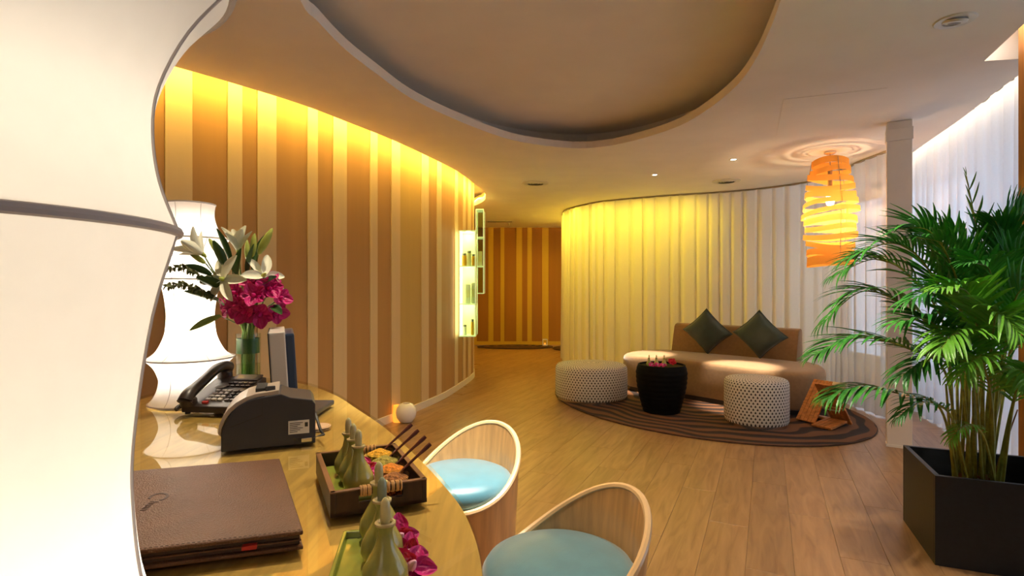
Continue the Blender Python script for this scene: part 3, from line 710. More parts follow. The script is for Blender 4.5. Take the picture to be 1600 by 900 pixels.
# ------------------------------------------------------------------ telephone
ph = thing('telephone', 'dark brown desk telephone with handset and coiled cord by the lamp', 'telephone', (-.965, 1.715, DT), -.10)
def slope(y): return .028+y*.34
mb = MB(); W2 = .083; D2 = .205
prof = [(0, .006), (0, .026), (.012, .032), (D2-.02, slope(D2-.02)), (D2, slope(D2)-.012), (D2, slope(D2)-.03), (.04, .006)]
n = len(prof); mb.add([(-W2, y, z) for y, z in prof]+[(W2, y, z) for y, z in prof], [tuple(range(n)), tuple(range(n, 2*n))[::-1]]+[(i, (i+1) % n, n+(i+1) % n, n+i) for i in range(n)])
mb.build('phone_body', M['phone'], ph, bevel=.003)
MB().box((-.05, .11, .0), (.05, .18, .045)).build('phone_stand', M['phone'], ph, bevel=.004)
for x in (-.07, .07): MB().lathe([(.008, 0), (.008, .007)], 10, Matrix.Translation((x, .012, 0))).build('rubber_foot', M['cable'], ph)
SL = Matrix.Translation((0, 0, .0285)) @ Matrix.Rotation(math.atan(.34), 4, 'X')
def onface(x0, x1, y0, y1, hh, nm, mt, bv=.0015): return MB().box((x0, y0, -.002), (x1, y1, hh), SL).build(nm, M[mt], ph, bevel=bv)
onface(-.015, .078, .165, .205, .004, 'display_bezel', 'phone_side'); onface(-.003, .066, .172, .199, .005, 'display', 'lcd')
for r in range(4):
    for c_ in range(3): onface(-.022+c_*.020, -.007+c_*.020, .030+r*.0185, .041+r*.0185, .006, 'key', 'key')
    for c_ in range(2): onface(.042+c_*.018, .056+c_*.018, .030+r*.0185, .041+r*.0185, .005, 'function_key', 'darkkey')
for r in range(2):
    for c_ in range(5): onface(-.012+c_*.018, .002+c_*.018, .122+r*.019, .132+r*.019, .005, 'line_key', 'darkkey')
onface(-.022, -.004, .012, .022, .006, 'hold_key', 'red')
MB().lathe([(.0, .002), (.019, .002), (.021, .004), (.017, .006), (.001, .006)], 24, SL @ Matrix.Translation((-.024, .122, 0))).build('speaker_dial', M['phone_side'], ph, smooth=True)
hs = [(-.062, -.012, .040), (-.062, .005, .062), (-.062, .04, .078), (-.062, .09, .100), (-.062, .14, .122), (-.062, .175, .130), (-.062, .205, .118)]
hq = catmull(hs, 5); nq = len(hq)
ho = MB().tube(hq, [.024-.007*math.sin(PI*i/(nq-1)) for i in range(nq)], 14).build('handset', M['phone'], ph, smooth=True)
MB().lathe([(.022, -.02), (.025, -.01), (.024, .004), (.016, .012)], 20, Matrix.Translation((-.062, .005, .046))).build('mouthpiece', M['phone'], ho, smooth=True)
MB().lathe([(.022, -.03), (.025, -.02), (.024, .0), (.016, .008)], 20, Matrix.Translation((-.062, .19, .106))).build('earpiece', M['phone'], ho, smooth=True)
cc = []
for i in range(90):
    t_ = i/89; a = i*.9; base = Vector((-.085-.02*math.sin(t_*PI), -.02+.0*t_+.05*t_, .014+.006)); cc.append(base+Vector((.006*math.cos(a), .0, .006*math.sin(a)))+Vector((0, .06*t_, 0)))
MB().tube(cc, .0022, 5).build('coiled_cord', M['phone'], ph, smooth=True)

# ------------------------------------------------------------------ receipt printer
pa = on(345, 707, DT); pb = on(493, 692, DT); pv_ = (pb-pa); ang2 = math.atan2(pv_.y, pv_.x); PLn = pv_.length
prn = thing('receipt_printer', 'dark grey receipt printer with curved pale top and white sticker', 'printer', pa, ang2)
PWd = .15
def side(pts, y0, y1, nm, mt, bv=.003, par=prn):
    mb = MB(); n = len(pts); mb.add([(x, y0, z) for x, z in pts]+[(x, y1, z) for x, z in pts], [tuple(range(n)), tuple(range(n, 2*n))[::-1]]+[(i, (i+1) % n, n+(i+1) % n, n+i) for i in range(n)])
    return mb.build(nm, M[mt], par, bevel=bv)
Ls = PLn
arc = [(.004+(.095)*(1-math.cos(a)), .045+.083*math.sin(a)) for a in [PI/2*k/7 for k in range(8)]]
prof = [(.0, .0), (.0, .045)]+arc[1:]+[(Ls*.62, .132), (Ls*.72, .122), (Ls-.008, .112), (Ls, .10), (Ls, .0)]
side(prof, 0, PWd, 'printer_body', 'printer')
arc2 = [(-.007+(.106)*(1-math.cos(a)), .045+.093*math.sin(a)) for a in [PI/2*k/7 for k in range(8)]]
cov = arc2+[(Ls*.60, .142), (Ls*.60, .13), (Ls*.4, .125)]+[(x+.006, z-.008) for x, z in arc2[::-1]]
side(cov, .004, PWd-.004, 'printer_cover', 'printer_top', .0015)
MB().box((.075, .03, .130), (.10, PWd-.03, .1445)).build('paper_slot', M['ink'], prn)
MB().box((Ls*.45, .02, .138), (Ls*.56, .03, .150)).build('release_lever', M['printer'], prn, bevel=.002)
MB().box((Ls*.70, -.0015, .028), (Ls*.93, .0, .062)).build('sticker', M['label_white'], prn)
for k in range(6): MB().box((Ls*.715, -.0022, .033+k*.0045), (Ls*(.80+.03*((k*7) % 3)), -.0014, .0345+k*.0045)).build('sticker_print', M['ink'], prn)
MB().box((Ls*.88, -.0022, .045), (Ls*.915, -.0014, .056)).build('sticker_print', M['ink'], prn)
MB().box((Ls*.76, -.0012, .004), (Ls*.90, .0, .018)).build('port_recess', M['ink'], prn)
MB().box((Ls*.84, -.006, .006), (Ls*.96, .004, .017)).build('interface_plug', M['chrome'], prn, bevel=.002)
MB().tube([(Ls*.93, 0, .012), (Ls+.02, .0, .02), (Ls+.015, .04, .02), (Ls+.005, .09, .05), (Ls, .1, .06)], .004, 8).build('printer_cable', M['cable'], prn, smooth=True)
MB().add([(.02, -.0008, .058), (Ls*.42, -.0008, .082), (Ls*.42, -.0008, .084), (.02, -.0008, .060)], [(0, 1, 2, 3)]).build('case_seam', M['ink'], prn)
MB().box((Ls*.42, -.0008, .08), (Ls*.424, .0, .125)).build('case_seam', M['ink'], prn)

# ------------------------------------------------------------------ till monitor
mo = thing('till_monitor', 'slim till monitor seen edge-on behind the receipt printer', 'monitor', (-.74, 1.70, DT))
# the panel is seen edge-on: its plane runs away from the viewer
RM = Matrix.Translation((.03, -.06, .055)) @ Matrix.Rotation(.40, 4, 'Z') @ Matrix.Rotation(-.06, 4, 'Y')
MB().box((.034, -.008, .006), (.062, .235, .205), RM).build('screen_back', M['monitor_dark'], mo, bevel=.007)
MB().box((-.010, -.014, -.004), (.036, .24, .212), RM).build('screen_bezel', M['monitor_white'], mo, bevel=.004)
MB().box((-.0125, -.016, .0), (-.0095, .242, .21), RM).build('screen', M['ink'], mo)
MB().box((.03, .07, -.05), (.06, .15, .05), RM).build('monitor_neck', M['monitor_dark'], mo, bevel=.004)
MB().box((-.03, -.02, 0), (.13, .17, .016)).build('monitor_base', M['printer'], mo, bevel=.005)
MB().box((.005, .02, .014), (.075, .10, .05)).build('monitor_hinge', M['printer'], mo, bevel=.004)
cs = thing('coaster', 'small round tan coaster beside the receipt printer', 'coaster', on(497, 667, DT))
MB().lathe([(.001, 0), (.034, 0), (.036, .002), (.034, .004), (.001, .004)], 28).build('coaster_disc', M['coaster'], cs, smooth=True)
MB().tube([(.033*math.cos(k*PI/14), .033*math.sin(k*PI/14), .004) for k in range(28)], .0012, 5, True).build('coaster_rim', M['rattan'], cs)

# ------------------------------------------------------------------ leather folder
rb, rf_, lb = on(437, 716, .93), on(474, 829, .93), on(222, 734, .93)
ex = (rb-lb).normalized(); ey = Vector((-ex.y, ex.x, 0)); FL_ = (rf_-rb).length; FWd = .42
fo = thing('leather_folder', 'brown leather guest folder lying closed on the desk', 'folder', (rf_.x, rf_.y, DT), math.atan2(ex.y, ex.x))
# local: x toward the right edge, y away from viewer
dl = (rb-rf_); sk_ = dl.dot(ex)
def quad(x0, z0, x1, z1, inset=0):
    a = [(-FWd, 0), (0, 0), (sk_, dl.dot(ey)), (-FWd+sk_, dl.dot(ey))]
    a = [(x+(inset if i in (0, 3) else -inset), y+(inset if i < 2 else -inset)) for i, (x, y) in enumerate(a)]
    return MB().prism(a, z0, z1)
quad(0, .001, 0, .007).build('back_cover', M['leather'], fo, bevel=.002)
quad(0, .008, 0, .013, .006).build('page_block', M['darkleather'], fo)
quad(0, .0135, 0, .016, .003).build('inner_sleeve', M['leather'], fo, bevel=.001)
quad(0, .017, 0, .022, .006).build('page_block', M['darkleather'], fo)
quad(0, .023, 0, .030).build('front_cover', M['leather'], fo, bevel=.003, seg=3)
MB().box((-.085, -.003, .012), (-.065, .01, .018)).build('ribbon', M['red'], fo)
st = MB()
for k in range(60): st.box((-FWd+.01+k*.0068, .004, .0298), (-FWd+.014+k*.0068, .0052, .0305))
tag(st.build('stitching', M['darkleather'], fo), None, None, kind='stuff')
def text(body, size, loc, rz, parent, mat, shear=.2, ex_=.0006):
    cu = bpy.data.curves.new('lettering', 'FONT'); cu.body = body; cu.size = size; cu.extrude = ex_; cu.shear = shear; cu.resolution_u = 3
    tmp = bpy.data.objects.new('tmp', cu); C.objects.link(tmp); dg = bpy.context.evaluated_depsgraph_get(); dg.update()
    me = bpy.data.meshes.new_from_object(tmp.evaluated_get(dg)); bpy.data.objects.remove(tmp)
    o = link('lettering', me, mat, parent); o.location = loc; o.rotation_euler = (0, 0, rz); return o
ly = dl.dot(ey)
fi = Matrix.LocRotScale(Vector((rf_.x, rf_.y, DT)), Matrix.Rotation(math.atan2(ex.y, ex.x), 3, 'Z'), None).inverted()
lc = fi @ on(247, 768, .93); lh = fi @ on(236, 783, .93)
text('C', .050, (lc.x, lc.y, .0300), -PI/2-.25, fo, M['darkleather'], .35)
text('huan', .022, (lh.x, lh.y, .0300), -PI/2-.1, fo, M['darkleather'], .35)

# ------------------------------------------------------------------ bottles, spice tray
BP = [(.001, 0), (.018, 0), (.027, .006), (.031, .018), (.029, .032), (.021, .047), (.0125, .062), (.0095, .076), (.0095, .082), (.013, .088), (.0135, .091), (.011, .092), (.008, .088)]
def oil_bottle(p, label, group, sm='stopper', sc=1, tilt=0):
    t = thing('oil_bottle', label, 'bottle', p, 0, group)
    MB().lathe([(r*sc, z*sc) for r, z in BP], 28).build('bottle_body', M['celadon'], t, smooth=True)
    MB().lathe([(r*sc, z*sc) for r, z in [(.0105, .0865), (.0138, .0885), (.0138, .0912), (.0105, .0925), (.0085, .09)]], 24, cap=False).build('lip_ring', M['celadon_rim'], t, smooth=True)
    MB().lathe([(r*sc, z*sc) for r, z in [(.006, .082), (.0068, .095), (.0072, .108), (.006, .118), (.0025, .123), (.0004, .124)]], 14, Matrix.Translation((0, 0, 0)) @ Matrix.Rotation(tilt, 4, 'Y')).build('stopper', M[sm], t, smooth=True)
    return t
# tray outline measured at its base
a = on(516, 812, DT); b = on(667, 786, DT); e = (b-a); tw = e.length; ex = e.normalized(); ey = Vector((-ex.y, ex.x, 0)); td = .255
tr = thing('spice_tray', 'dark wooden spice tray with rattan-wrapped handle slots', 'tray', a, math.atan2(ex.y, ex.x))
TH = .046; tk = .009
MB().box((0, 0, .002), (tw, td, .009)).build('tray_floor', M['traywood'], tr)
for x0, x1 in ((0, tk), (tw-tk, tw)):
    MB().box((x0, 0, .002), (x1, td, TH-.002)).build('side_panel', M['traywood'], tr, bevel=.0015)
    MB().box((x0-.0005, 0, TH-.003), (x1+.0005, td, TH)).build('side_rim', M['trayrim'], tr, bevel=.001)
for y0, y1 in ((0, tk), (td-tk, td)):
    hx0, hx1 = tw*.28, tw*.74
    MB().box((tk, y0, .002), (hx0, y1, TH-.002)).build('end_panel', M['traywood'], tr)
    MB().box((hx1, y0, .002), (tw-tk, y1, TH-.002)).build('end_panel', M['traywood'], tr)
    MB().box((hx0, y0, .002), (hx1, y1, TH*.44)).build('end_panel', M['traywood'], tr)
    MB().box((hx0, y0+.001, TH*.72), (hx1, y1-.001, TH-.002)).build('handle_bar', M['traywood'], tr)
    MB().box((0, y0-.0004, TH-.003), (tw, y1+.0004, TH)).build('end_rim', M['trayrim'], tr, bevel=.001)
    for k in range(18):
        x = hx0+.004+k*(hx1-hx0-.008)/17
        MB().tube([(x+.001*math.sin(k*3), (y0+y1)/2+.0068*math.cos(q), TH*.86+.009*math.sin(q)) for q in [2*PI*j/12 for j in range(12)]], .0019, 5, True).build('rattan_wrap', M['rattan'], tr, smooth=True)
MB().box((tk, td*.5-.002, .009), (tw*.5, td*.5+.002, .012)).build('divider', M['traywood'], tr)
def tl(x, y, z=.009): return tr_loc+ex*x+ey*y+Vector((0, 0, z))
tr_loc = Vector((a.x, a.y, DT))
dish = thing('ceramic_dish', 'shallow green ceramic dish inside the spice tray', 'dish', tl(tw*.27, td*.5, .0095), math.atan2(ex.y, ex.x))
MB().box((-tw*.19, -td*.40, 0), (tw*.19, td*.40, .012)).build('dish_body', M['celadon_dish'], dish, bevel=.003)
for s in (-1, 1): MB().box((s*tw*.19-.003, -td*.40, .010), (s*tw*.19+.003, td*.40, .017)).build('dish_rim', M['celadon_dish'], dish, bevel=.0015)
for k, lab in enumerate(('ceramic oil bottle in the tray, next to the tray front', 'ceramic oil bottle in the tray, middle of its row', 'ceramic oil bottle in the tray, furthest along the row')):
    oil_bottle(tl(tw*(.335-.01*k), td*(.235+.20*k), .0218), lab, 'oil bottles in the spice tray', sc=.92)
bloom('orchid_bloom', 'small magenta orchid lying beside the bottles in the tray', 'flower', tl(tw*.50, td*.50, .034), (.3, -.6, 1), oq, 5, .3, .8, None, 'pinkwhite', None, .4, op2)
bloom('orchid_bloom', 'pink orchid lying in front of the bottles in the tray', 'flower', tl(tw*.50, td*.34, .03), (.4, -.6, .8), oq, 5, .3, .72, None, 'pinkwhite', None, 1.1)
for k, (sp, nm) in enumerate((('spice_brown', 'reddish brown'), ('spice_orange', 'bright orange'), ('spice_green', 'olive green'), ('spice_yellow', 'golden yellow'))):
    yk = td*(.165+.215*k); xk = tw*(.735 if k else .70)
    t = thing('spice_bowl', 'small clear glass bowl of %s spice in the tray' % nm, 'bowl', tl(xk, yk, .018))
    MB().lathe([(.001, -.0085), (.02, -.0085), (.02, 0), (.001, 0)], 16, cap=False).build('bowl_foot', M['clear'], t)
    MB().lathe([(.016, 0), (.024, .006), (.0285, .018), (.0295, .028), (.028, .028), (.026, .018), (.021, .008), (.001, .004)], 24).build('bowl_glass', M['clear'], t, smooth=True)
    MB().lathe([(.001, .005), (.021, .009), (.0255, .018), (.0265, .023), (.016, .028), (.006, .033), (.001, .034)], 24).build('spice', M[sp], t, smooth=True)
    c0 = tl(xk, yk, .0); s0 = c0+Vector((0, 0, .042)); d = Vector((.62, .35, .52)).normalized()
    t2 = thing('wooden_spoon', 'slim dark red wooden spoon standing in the %s spice' % nm, 'spoon', s0, 0, 'spice spoons')
    MB().tube([d*.0, d*.03, d*.06, d*.082, d*.09], [.0028, .0026, .003, .0046, .004], 8).build('spoon_handle', M['spoon'], t2, smooth=True)
    MB().lathe([(.001, -.004), (.006, -.002), (.008, .002), (.006, .003), (.001, 0)], 12, Matrix.Translation(d*-.006)).build('spoon_bowl', M['spoon'], t2, smooth=True)
lo = thing('loose_spice', 'loose reddish bark flakes spilled along the tray floor', 'spice', tl(tw*.63, .02, .0095)); 
mb = MB()
for k in range(170):
    q = Vector((random.uniform(-.022, .035), random.uniform(-.004, .06), random.uniform(.001, .010))); R_ = Matrix.Translation(ex*q.x+ey*q.y+Vector((0, 0, q.z))) @ Matrix.Rotation(random.uniform(0, 6), 4, 'Z') @ Matrix.Rotation(random.uniform(-.5, .5), 4, 'X')
    mb.box((-.004, -.0012, -.0008), (.004, .0012, .0008), R_)
tag(mb.build('flakes', M['spice_orange'], lo), None, None, kind='stuff')
# nearer dish with three bottles and orchids
dA = on(553, 848, DT+.01); 
d2 = thing('ceramic_dish', 'long green ceramic dish with oil bottles and orchids near the folder', 'dish', (-.205, .78, DT), .16)
MB().box((-.042, -.14, .001), (.055, .08, .010)).build('dish_body', M['celadon_dish'], d2, bevel=.003)
MB().box((-.047, -.14, .004), (-.041, .08, .020)).build('dish_rim', M['celadon_dish'], d2, bevel=.002)
MB().box((.052, -.14, .004), (.058, .08, .020)).build('dish_rim', M['celadon_dish'], d2, bevel=.002)
MB().box((-.045, .075, .004), (.056, .082, .020)).build('dish_rim', M['celadon_dish'], d2, bevel=.002)
GB = 'oil bottles on the orchid dish'
for px, d, lab, sm in ((592, .845, 'ceramic oil bottle on the orchid dish, next to the spice tray', 'stopper'), (597, .775, 'ceramic oil bottle with a grey-green stopper on the orchid dish', 'stopper_grey'), (602, .70, 'ceramic oil bottle at the open end of the orchid dish', 'stopper')):
    oil_bottle(Vector(((px-800)/F*d, d, DT+.0105)), lab, GB, sm, .97)
for k, (px, py, d, dr, lab) in enumerate(((622, 842, .83, (.5, -.7, .7), 'magenta orchid on the dish, beside the rear oil bottle'), (636, 868, .79, (.6, -.6, .7), 'magenta orchid on the dish, between two others'), (640, 888, .74, (.5, -.6, .8), 'magenta orchid on the dish, at its open end'))):
    bloom('orchid_bloom', lab, 'flower', dep(px, py, d), dr, oq, 5, .25, 1.0, 'orchids on the dish', 'pinkwhite', None, k, op2)

# ------------------------------------------------------------------ tub stools
def tub_stool(x, y, face, label, r=.225, seat=.58):
    t = thing('tub_stool', label, 'stool', (x, y, 0), face, 'tub stools at the desk')      # local +x is the back
    n = 64; vs = []; fs = []; th = .017
    def rim(a): 
        c = .5+.5*math.cos(a); return seat-.075+.225*c**2
    rows = 12
    for k in range(n):
        a = 2*PI*k/n; zt = rim(a)
        for j in range(rows+1):
            s = j/rows; z = .03+(zt-.03)*s; rr = (r-.03)+.03*min(1, z/seat)+.018*max(0, (z-seat)/.15); vs.append((rr*math.cos(a), rr*math.sin(a), z))
        for j in range(rows+1):
            s = 1-j/rows; z = .03+(zt-.03)*s; rr = (r-.03)+.03*min(1, z/seat)+.018*max(0, (z-seat)/.15)-th; vs.append((rr*math.cos(a), rr*math.sin(a), z))
    m = 2*(rows+1)
    for k in range(n):
        k2 = (k+1) % n
        for j in range(m): fs.append((k*m+j, k2*m+j, k2*m+(j+1) % m, k*m+(j+1) % m))
    MB().add(vs, fs).build('shell', M['stoolwood'], t, smooth=True)
    pts = []
    for k in range(n):
        a = 2*PI*k/n; z = rim(a); rr = (r-.03)+.03*min(1, z/seat)+.018*max(0, (z-seat)/.15)-th/2; pts.append((rr*math.cos(a), rr*math.sin(a), z))
    MB().tube(pts, .0105, 8, True).build('rim', M['stoolrim'], t, smooth=True)
    R0 = r-th-.004
    MB().lathe([(.001, seat-.07), (R0-.01, seat-.07), (R0, seat-.055), (R0, seat-.025), (R0-.012, seat-.006), (R0*.8, seat+.008), (R0*.4, seat+.016), (.001, seat+.018)], 56, cap=False).build('seat_cushion', M['teal'], t, smooth=True)
    MB().lathe([(.001, 0), (r-.05, 0), (r-.045, .03), (.001, .03)], 40, cap=False).build('plinth', M['darkleather'], t)
tub_stool(-.2, 2.11, .95, 'pale wood tub stool with blue seat, brightly spotlit beside the desk')
tub_stool(.125, 1.445, .40, 'pale wood tub stool with teal seat in softer light beside the desk')

# ------------------------------------------------------------------ lounge: rug, sofa, cushions, poufs, drum table, rack
rg = thing('oval_rug', 'large oval dark brown rug with wood-grain rings under the lounge seats', 'rug', (2.06, 6.24, 0), math.atan2(-.9, .436))
N = 96; MB().prism([(1.87*math.cos(2*PI*k/N), 1.43*math.sin(2*PI*k/N)) for k in range(N)], .001, .014).build('rug_pile', M['rug'], rg, bevel=.004)
MB().tube([(1.87*math.cos(2*PI*k/N), 1.43*math.sin(2*PI*k/N), .007) for k in range(N)], .0065, 6, True).build('rug_binding', M['farrug'], rg, smooth=True)
RZ = .0145
SR = Matrix.Translation((2.27, 7.46, 0)) @ Matrix.Rotation(-PI/4, 4, 'Z')      # x along the back, -y toward the room
so = thing('sofa', 'brown kidney-shaped sofa with a short curved backrest before the curtain', 'sofa', (2.27, 7.46, RZ), -PI/4)
ol = [(-.36, .55), (-.31, .85), (-.08, 1.03), (.4, 1.0), (.9, 1.02), (1.4, 1.10), (1.72, 1.10), (1.94, .9), (1.96, .5), (1.80, .16), (1.55, .02), (.8, .0), (.05, .04), (-.24, .22)]
sl = [(p.x, -p.y) for p in catmull([Vector(p) for p in ol], 8, True)]
cs_ = Vector((.8, -.55))
def scaled(k): return [(cs_.x+(x-cs_.x)*k, cs_.y+(y-cs_.y)*k) for x, y in sl]
vs = []; n = len(sl); fs = []
lv = [(.96, .05), (.985, .07), (1.0, .2), (1.0, .37), (.99, .41), (.97, .432), (.93, .445), (.6, .452), (.2, .455)]
for k, z in lv: vs += [(x, y, z) for x, y in scaled(k)]
for j in range(len(lv)-1):
    for i in range(n): fs.append((j*n+i, j*n+(i+1) % n, (j+1)*n+(i+1) % n, (j+1)*n+i))
fs += [tuple(range(n))[::-1], tuple((len(lv)-1)*n+i for i in range(n))]
MB().add(vs, fs).build('seat', M['sofa'], so, smooth=True)
MB().prism(scaled(.93), 0, .055).build('plinth', M['sofa_dark'], so)
bk = []
for i in range(25):
    x = .02+1.56*i/24; c = .05*math.sin(PI*i/24); bk.append((x, c))
vs = []; fs = []
for x, c in bk:
    for y, z in ((-.19, .44), (-.15, .62), (-.11, .77), (-.085, .80), (-.03, .815), (.01, .80), (.02, .76), (.03, .44)): vs.append((x, c*.6+y-.02, z))
for i in range(24):
    for k in range(8): fs.append((i*8+k, i*8+(k+1) % 8, i*8+8+(k+1) % 8, i*8+8+k))
fs += [tuple(range(8))[::-1], tuple(24*8+k for k in range(8))]
MB().add(vs, fs).build('backrest', M['sofa'], so, smooth=True, bevel=.012)
def pillow(c, yaw, tilt, label):
    t = thing('throw_cushion', label, 'cushion', c, 0, 'dark green cushions on the sofa'); n = 14; a = .215; vs = []; fs = []
    for sgn in (1, -1):
        for i in range(n+1):
            for j in range(n+1):
                x, y = -1+2*i/n, -1+2*j/n; pinch = 1-.10*(1-x*x)*abs(y)**3-.0; px_ = x*(1-.09*(1-abs(y)**2)*abs(x)**3); py_ = y*(1-.09*(1-abs(x)**2)*abs(y)**3)
                h = .085*((1-x*x)*(1-y*y))**.42
                vs.append((px_*a, sgn*h+.004*math.sin(9*x+4*y)*(1-x*x), py_*a))
    k = n+1
    for s in range(2):
        for i in range(n):
            for j in range(n): q = s*k*k+i*k+j; fs.append((q, q+1, q+k+1, q+k))
    mb = MB().add(vs, fs); me = mb.mesh('cushion_cover'); bm = bmesh.new(); bm.from_mesh(me); bmesh.ops.remove_doubles(bm, verts=bm.verts, dist=.0005); bmesh.ops.recalc_face_normals(bm, faces=bm.faces); bm.to_mesh(me); bm.free()
    o = link('cushion_cover', me, M['cushion'], t, smooth=True)
    o.matrix_basis = Matrix.Rotation(yaw, 4, 'Z') @ Matrix.Rotation(tilt, 4, 'X') @ Matrix.Rotation(PI/4+.06, 4, 'Y')
    e_ = [(-1, -1), (1, -1), (1, 1), (-1, 1)]
    pp_ = [Vector((e_[i][0]*(1-s)+e_[(i+1) % 4][0]*s, 0, e_[i][1]*(1-s)+e_[(i+1) % 4][1]*s))*a for i in range(4) for s in (0, .25, .5, .75)]
    pp_ = [Vector((p.x*(1-.09*(1-abs(p.z/a)**2)*abs(p.x/a)**3), 0, p.z*(1-.09*(1-abs(p.x/a)**2)*abs(p.z/a)**3))) for p in pp_]
    pi_ = MB().tube(pp_, .005, 6, True).build('piping', M['cushion'], o, smooth=True)
for uu, lab, yw in ((.58, 'dark green cushion on its corner, at the yellow-lit end of the sofa', -PI/4+.15), (1.22, 'dark green cushion on its corner, at the window end of the sofa', -PI/4+.1)):
    p = SR @ Vector((uu, -.335, 0)); pillow(Vector((p.x, p.y, .455+RZ+.285)), yw, .28, lab)
def weave_uv(o, nu, vs_):
    me = o.data; uvl = me.uv_layers.new(name='UVMap')
    for poly in me.polygons:
        an = [math.atan2(me.vertices[me.loops[l].vertex_index].co.y, me.vertices[me.loops[l].vertex_index].co.x)/(2*PI) for l in poly.loop_indices]
        mx_ = max(an)
        for l, q in zip(poly.loop_indices, an):
            co = me.vertices[me.loops[l].vertex_index].co; rr = math.hypot(co.x, co.y)
            if mx_-q > .5: q += 1
            uvl.data[l].uv = (q*nu, (co.z+ (o['rmax']-rr))*vs_)
def pouf(x, y, r, h, label, nu):
    t = thing('woven_pouf', label, 'pouf', (x, y, RZ), 0, 'woven black and white poufs')
    pf = [(r*.97, .03), (r, .05), (r*1.005, h*.5), (r, h-.05), (r*.985, h-.025), (r*.95, h-.008), (r*.9, h), (r*.6, h+.012), (r*.3, h+.016), (.002, h+.017)]
    o = MB().lathe(pf, 72, cap=False).build('pouf_body', M['weave'], t, smooth=True); o['rmax'] = r; weave_uv(o, nu, nu/(2*PI*r)*1.3)
    MB().lathe([(.001, 0), (r*.93, 0), (r*.93, .034), (.001, .034)], 56, cap=False).build('base_ring', M['chrome'], t)
pouf(.925, 6.36, .415, .40, 'wide low woven pouf at the yellow-lit end of the rug', 72)
pouf(2.32, 5.17, .285, .43, 'small narrow woven pouf in front of the sofa', 50)
dr = thing('drum_table', 'black ribbed drum table with flowers standing on the rug', 'table', (1.56, 5.68, RZ))
pf = []
for k in range(34):
    z = .49*k/33; rr = .185+.075*math.sin(min(1, z/.40)*PI/2)-.02*max(0, (z-.42)/.07); pf.append((rr+.003*math.sin(k*1.9), z))
MB().lathe([(.001, 0)]+pf+[(.225, .492), (.225, .472), (.001, .470)], 48, cap=False).build('drum_body', M['blackdrum'], dr, smooth=True)
MB().lathe([(.001, .4705), (.222, .4705), (.222, .474), (.001, .474)], 40, cap=False).build('drum_top', M['blackdrum'], dr)
for dx, dy, lab in ((-.135, -.02, 0), (-.06, -.03, 1), (.02, -.03, 2)):
    oil_bottle((1.56+dx, 5.68+dy, RZ+.4745), 'tiny brown oil bottle among red flowers on the drum table', 'oil bottles on the drum table', 'stopper', .95)
for k, (dx, dy, s) in enumerate(((-.13, -.11, .8), (-.07, -.12, .75), (-.02, -.13, .7))):
    bloom('pink_flower', 'small pink flower beside the oil bottles on the drum table', 'flower', (1.56+dx, 5.68+dy, RZ+.495), (0, -.6, 1), oq, 5, .3, 1.1, 'pink flowers on the drum table', 'pinkwhite', None, k)
bloom('red_flower', 'round red flower standing on the drum table', 'flower', (1.56+.10, 5.68-.03, RZ+.51), (0, -.8, .8), op2, 8, .55, 1.3, None, 'orchidred', None, 0, op2)

# magazine rack: two slatted wooden panels crossing in an X, with a magazine
RK = thing('magazine_rack', 'crossed wooden slat magazine rack at the edge of the rug', 'magazine rack', (2.97, 5.13, RZ), .5)
def slats(y0, x0, z0, x1, z1, nm, n=7, wd=.03):
    d = Vector((x1-x0, 0, z1-z0)); ln = d.length; an = math.atan2(d.z, d.x)
    for k in range(n):
        Mx = Matrix.Translation((x0, y0+k*(wd+.004), z0)) @ Matrix.Rotation(-an, 4, 'Y')
        MB().box((0, 0, -.009), (ln, wd, .009), Mx).build(nm, M['rackwood'], RK, bevel=.002)
slats(-.16, .13, .02, -.15, .40, 'slat', 5, .034); slats(.03, -.14, .02, .15, .38, 'slat', 5, .034)
slats(-.16, -.20, .012, .05, .05, 'slat', 5, .034); slats(.03, .22, .012, .0, .05, 'slat', 5, .034)
MB().tube([(0, -.17, .17), (0, .23, .17)], .01, 8).build('cross_bar', M['rackedge'], RK)
mg = thing('magazine', 'pale magazine leaning in the wooden rack', 'magazine', (2.97, 5.13, RZ), .5)
MB().box((0, -.10, .0), (.012, .12, .28), Matrix.Translation((.025, 0, .135)) @ Matrix.Rotation(.45, 4, 'Y')).build('magazine_pages', M['paper'], mg)
MB().box((.012, -.10, .0), (.014, .12, .28), Matrix.Translation((.025, 0, .135)) @ Matrix.Rotation(.45, 4, 'Y')).build('magazine_cover', M['cream_box'], mg)
MB().box((-.002, -.10, .0), (.0, .12, .28), Matrix.Translation((.025, 0, .135)) @ Matrix.Rotation(.45, 4, 'Y')).build('magazine_cover', M['cream_box'], mg)

# ------------------------------------------------------------------ planter and palm
n0 = on(1461, 883, 0); f0 = on(1411, 812, 0); e1 = (f0-n0); PS = e1.length; e1.normalize(); e2 = Vector((e1.y, -e1.x, 0))
PHt = .42
pl = thing('square_planter', 'large square black planter holding the palm', 'planter', n0, math.atan2(e2.y, e2.x))
tkk = .022
for (a0, b0) in (((0, 0), (PS, tkk)), ((0, PS-tkk), (PS, PS)), ((0, tkk), (tkk, PS-tkk)), ((PS-tkk, tkk), (PS, PS-tkk))):
    MB().box((a0[0], a0[1], 0), (b0[0], b0[1], PHt)).build('planter_side', M['planter'], pl, bevel=.0015)
MB().box((tkk, tkk, .02), (PS-tkk, PS-tkk, .27)).build('soil', M['soil'], pl)
pc = n0+e1*PS*.5+e2*PS*.42
palm = thing('areca_palm', 'tall leafy green palm growing in the black planter', 'palm', (pc.x, pc.y, .27))
PB = Vector((pc.x, pc.y, .27))
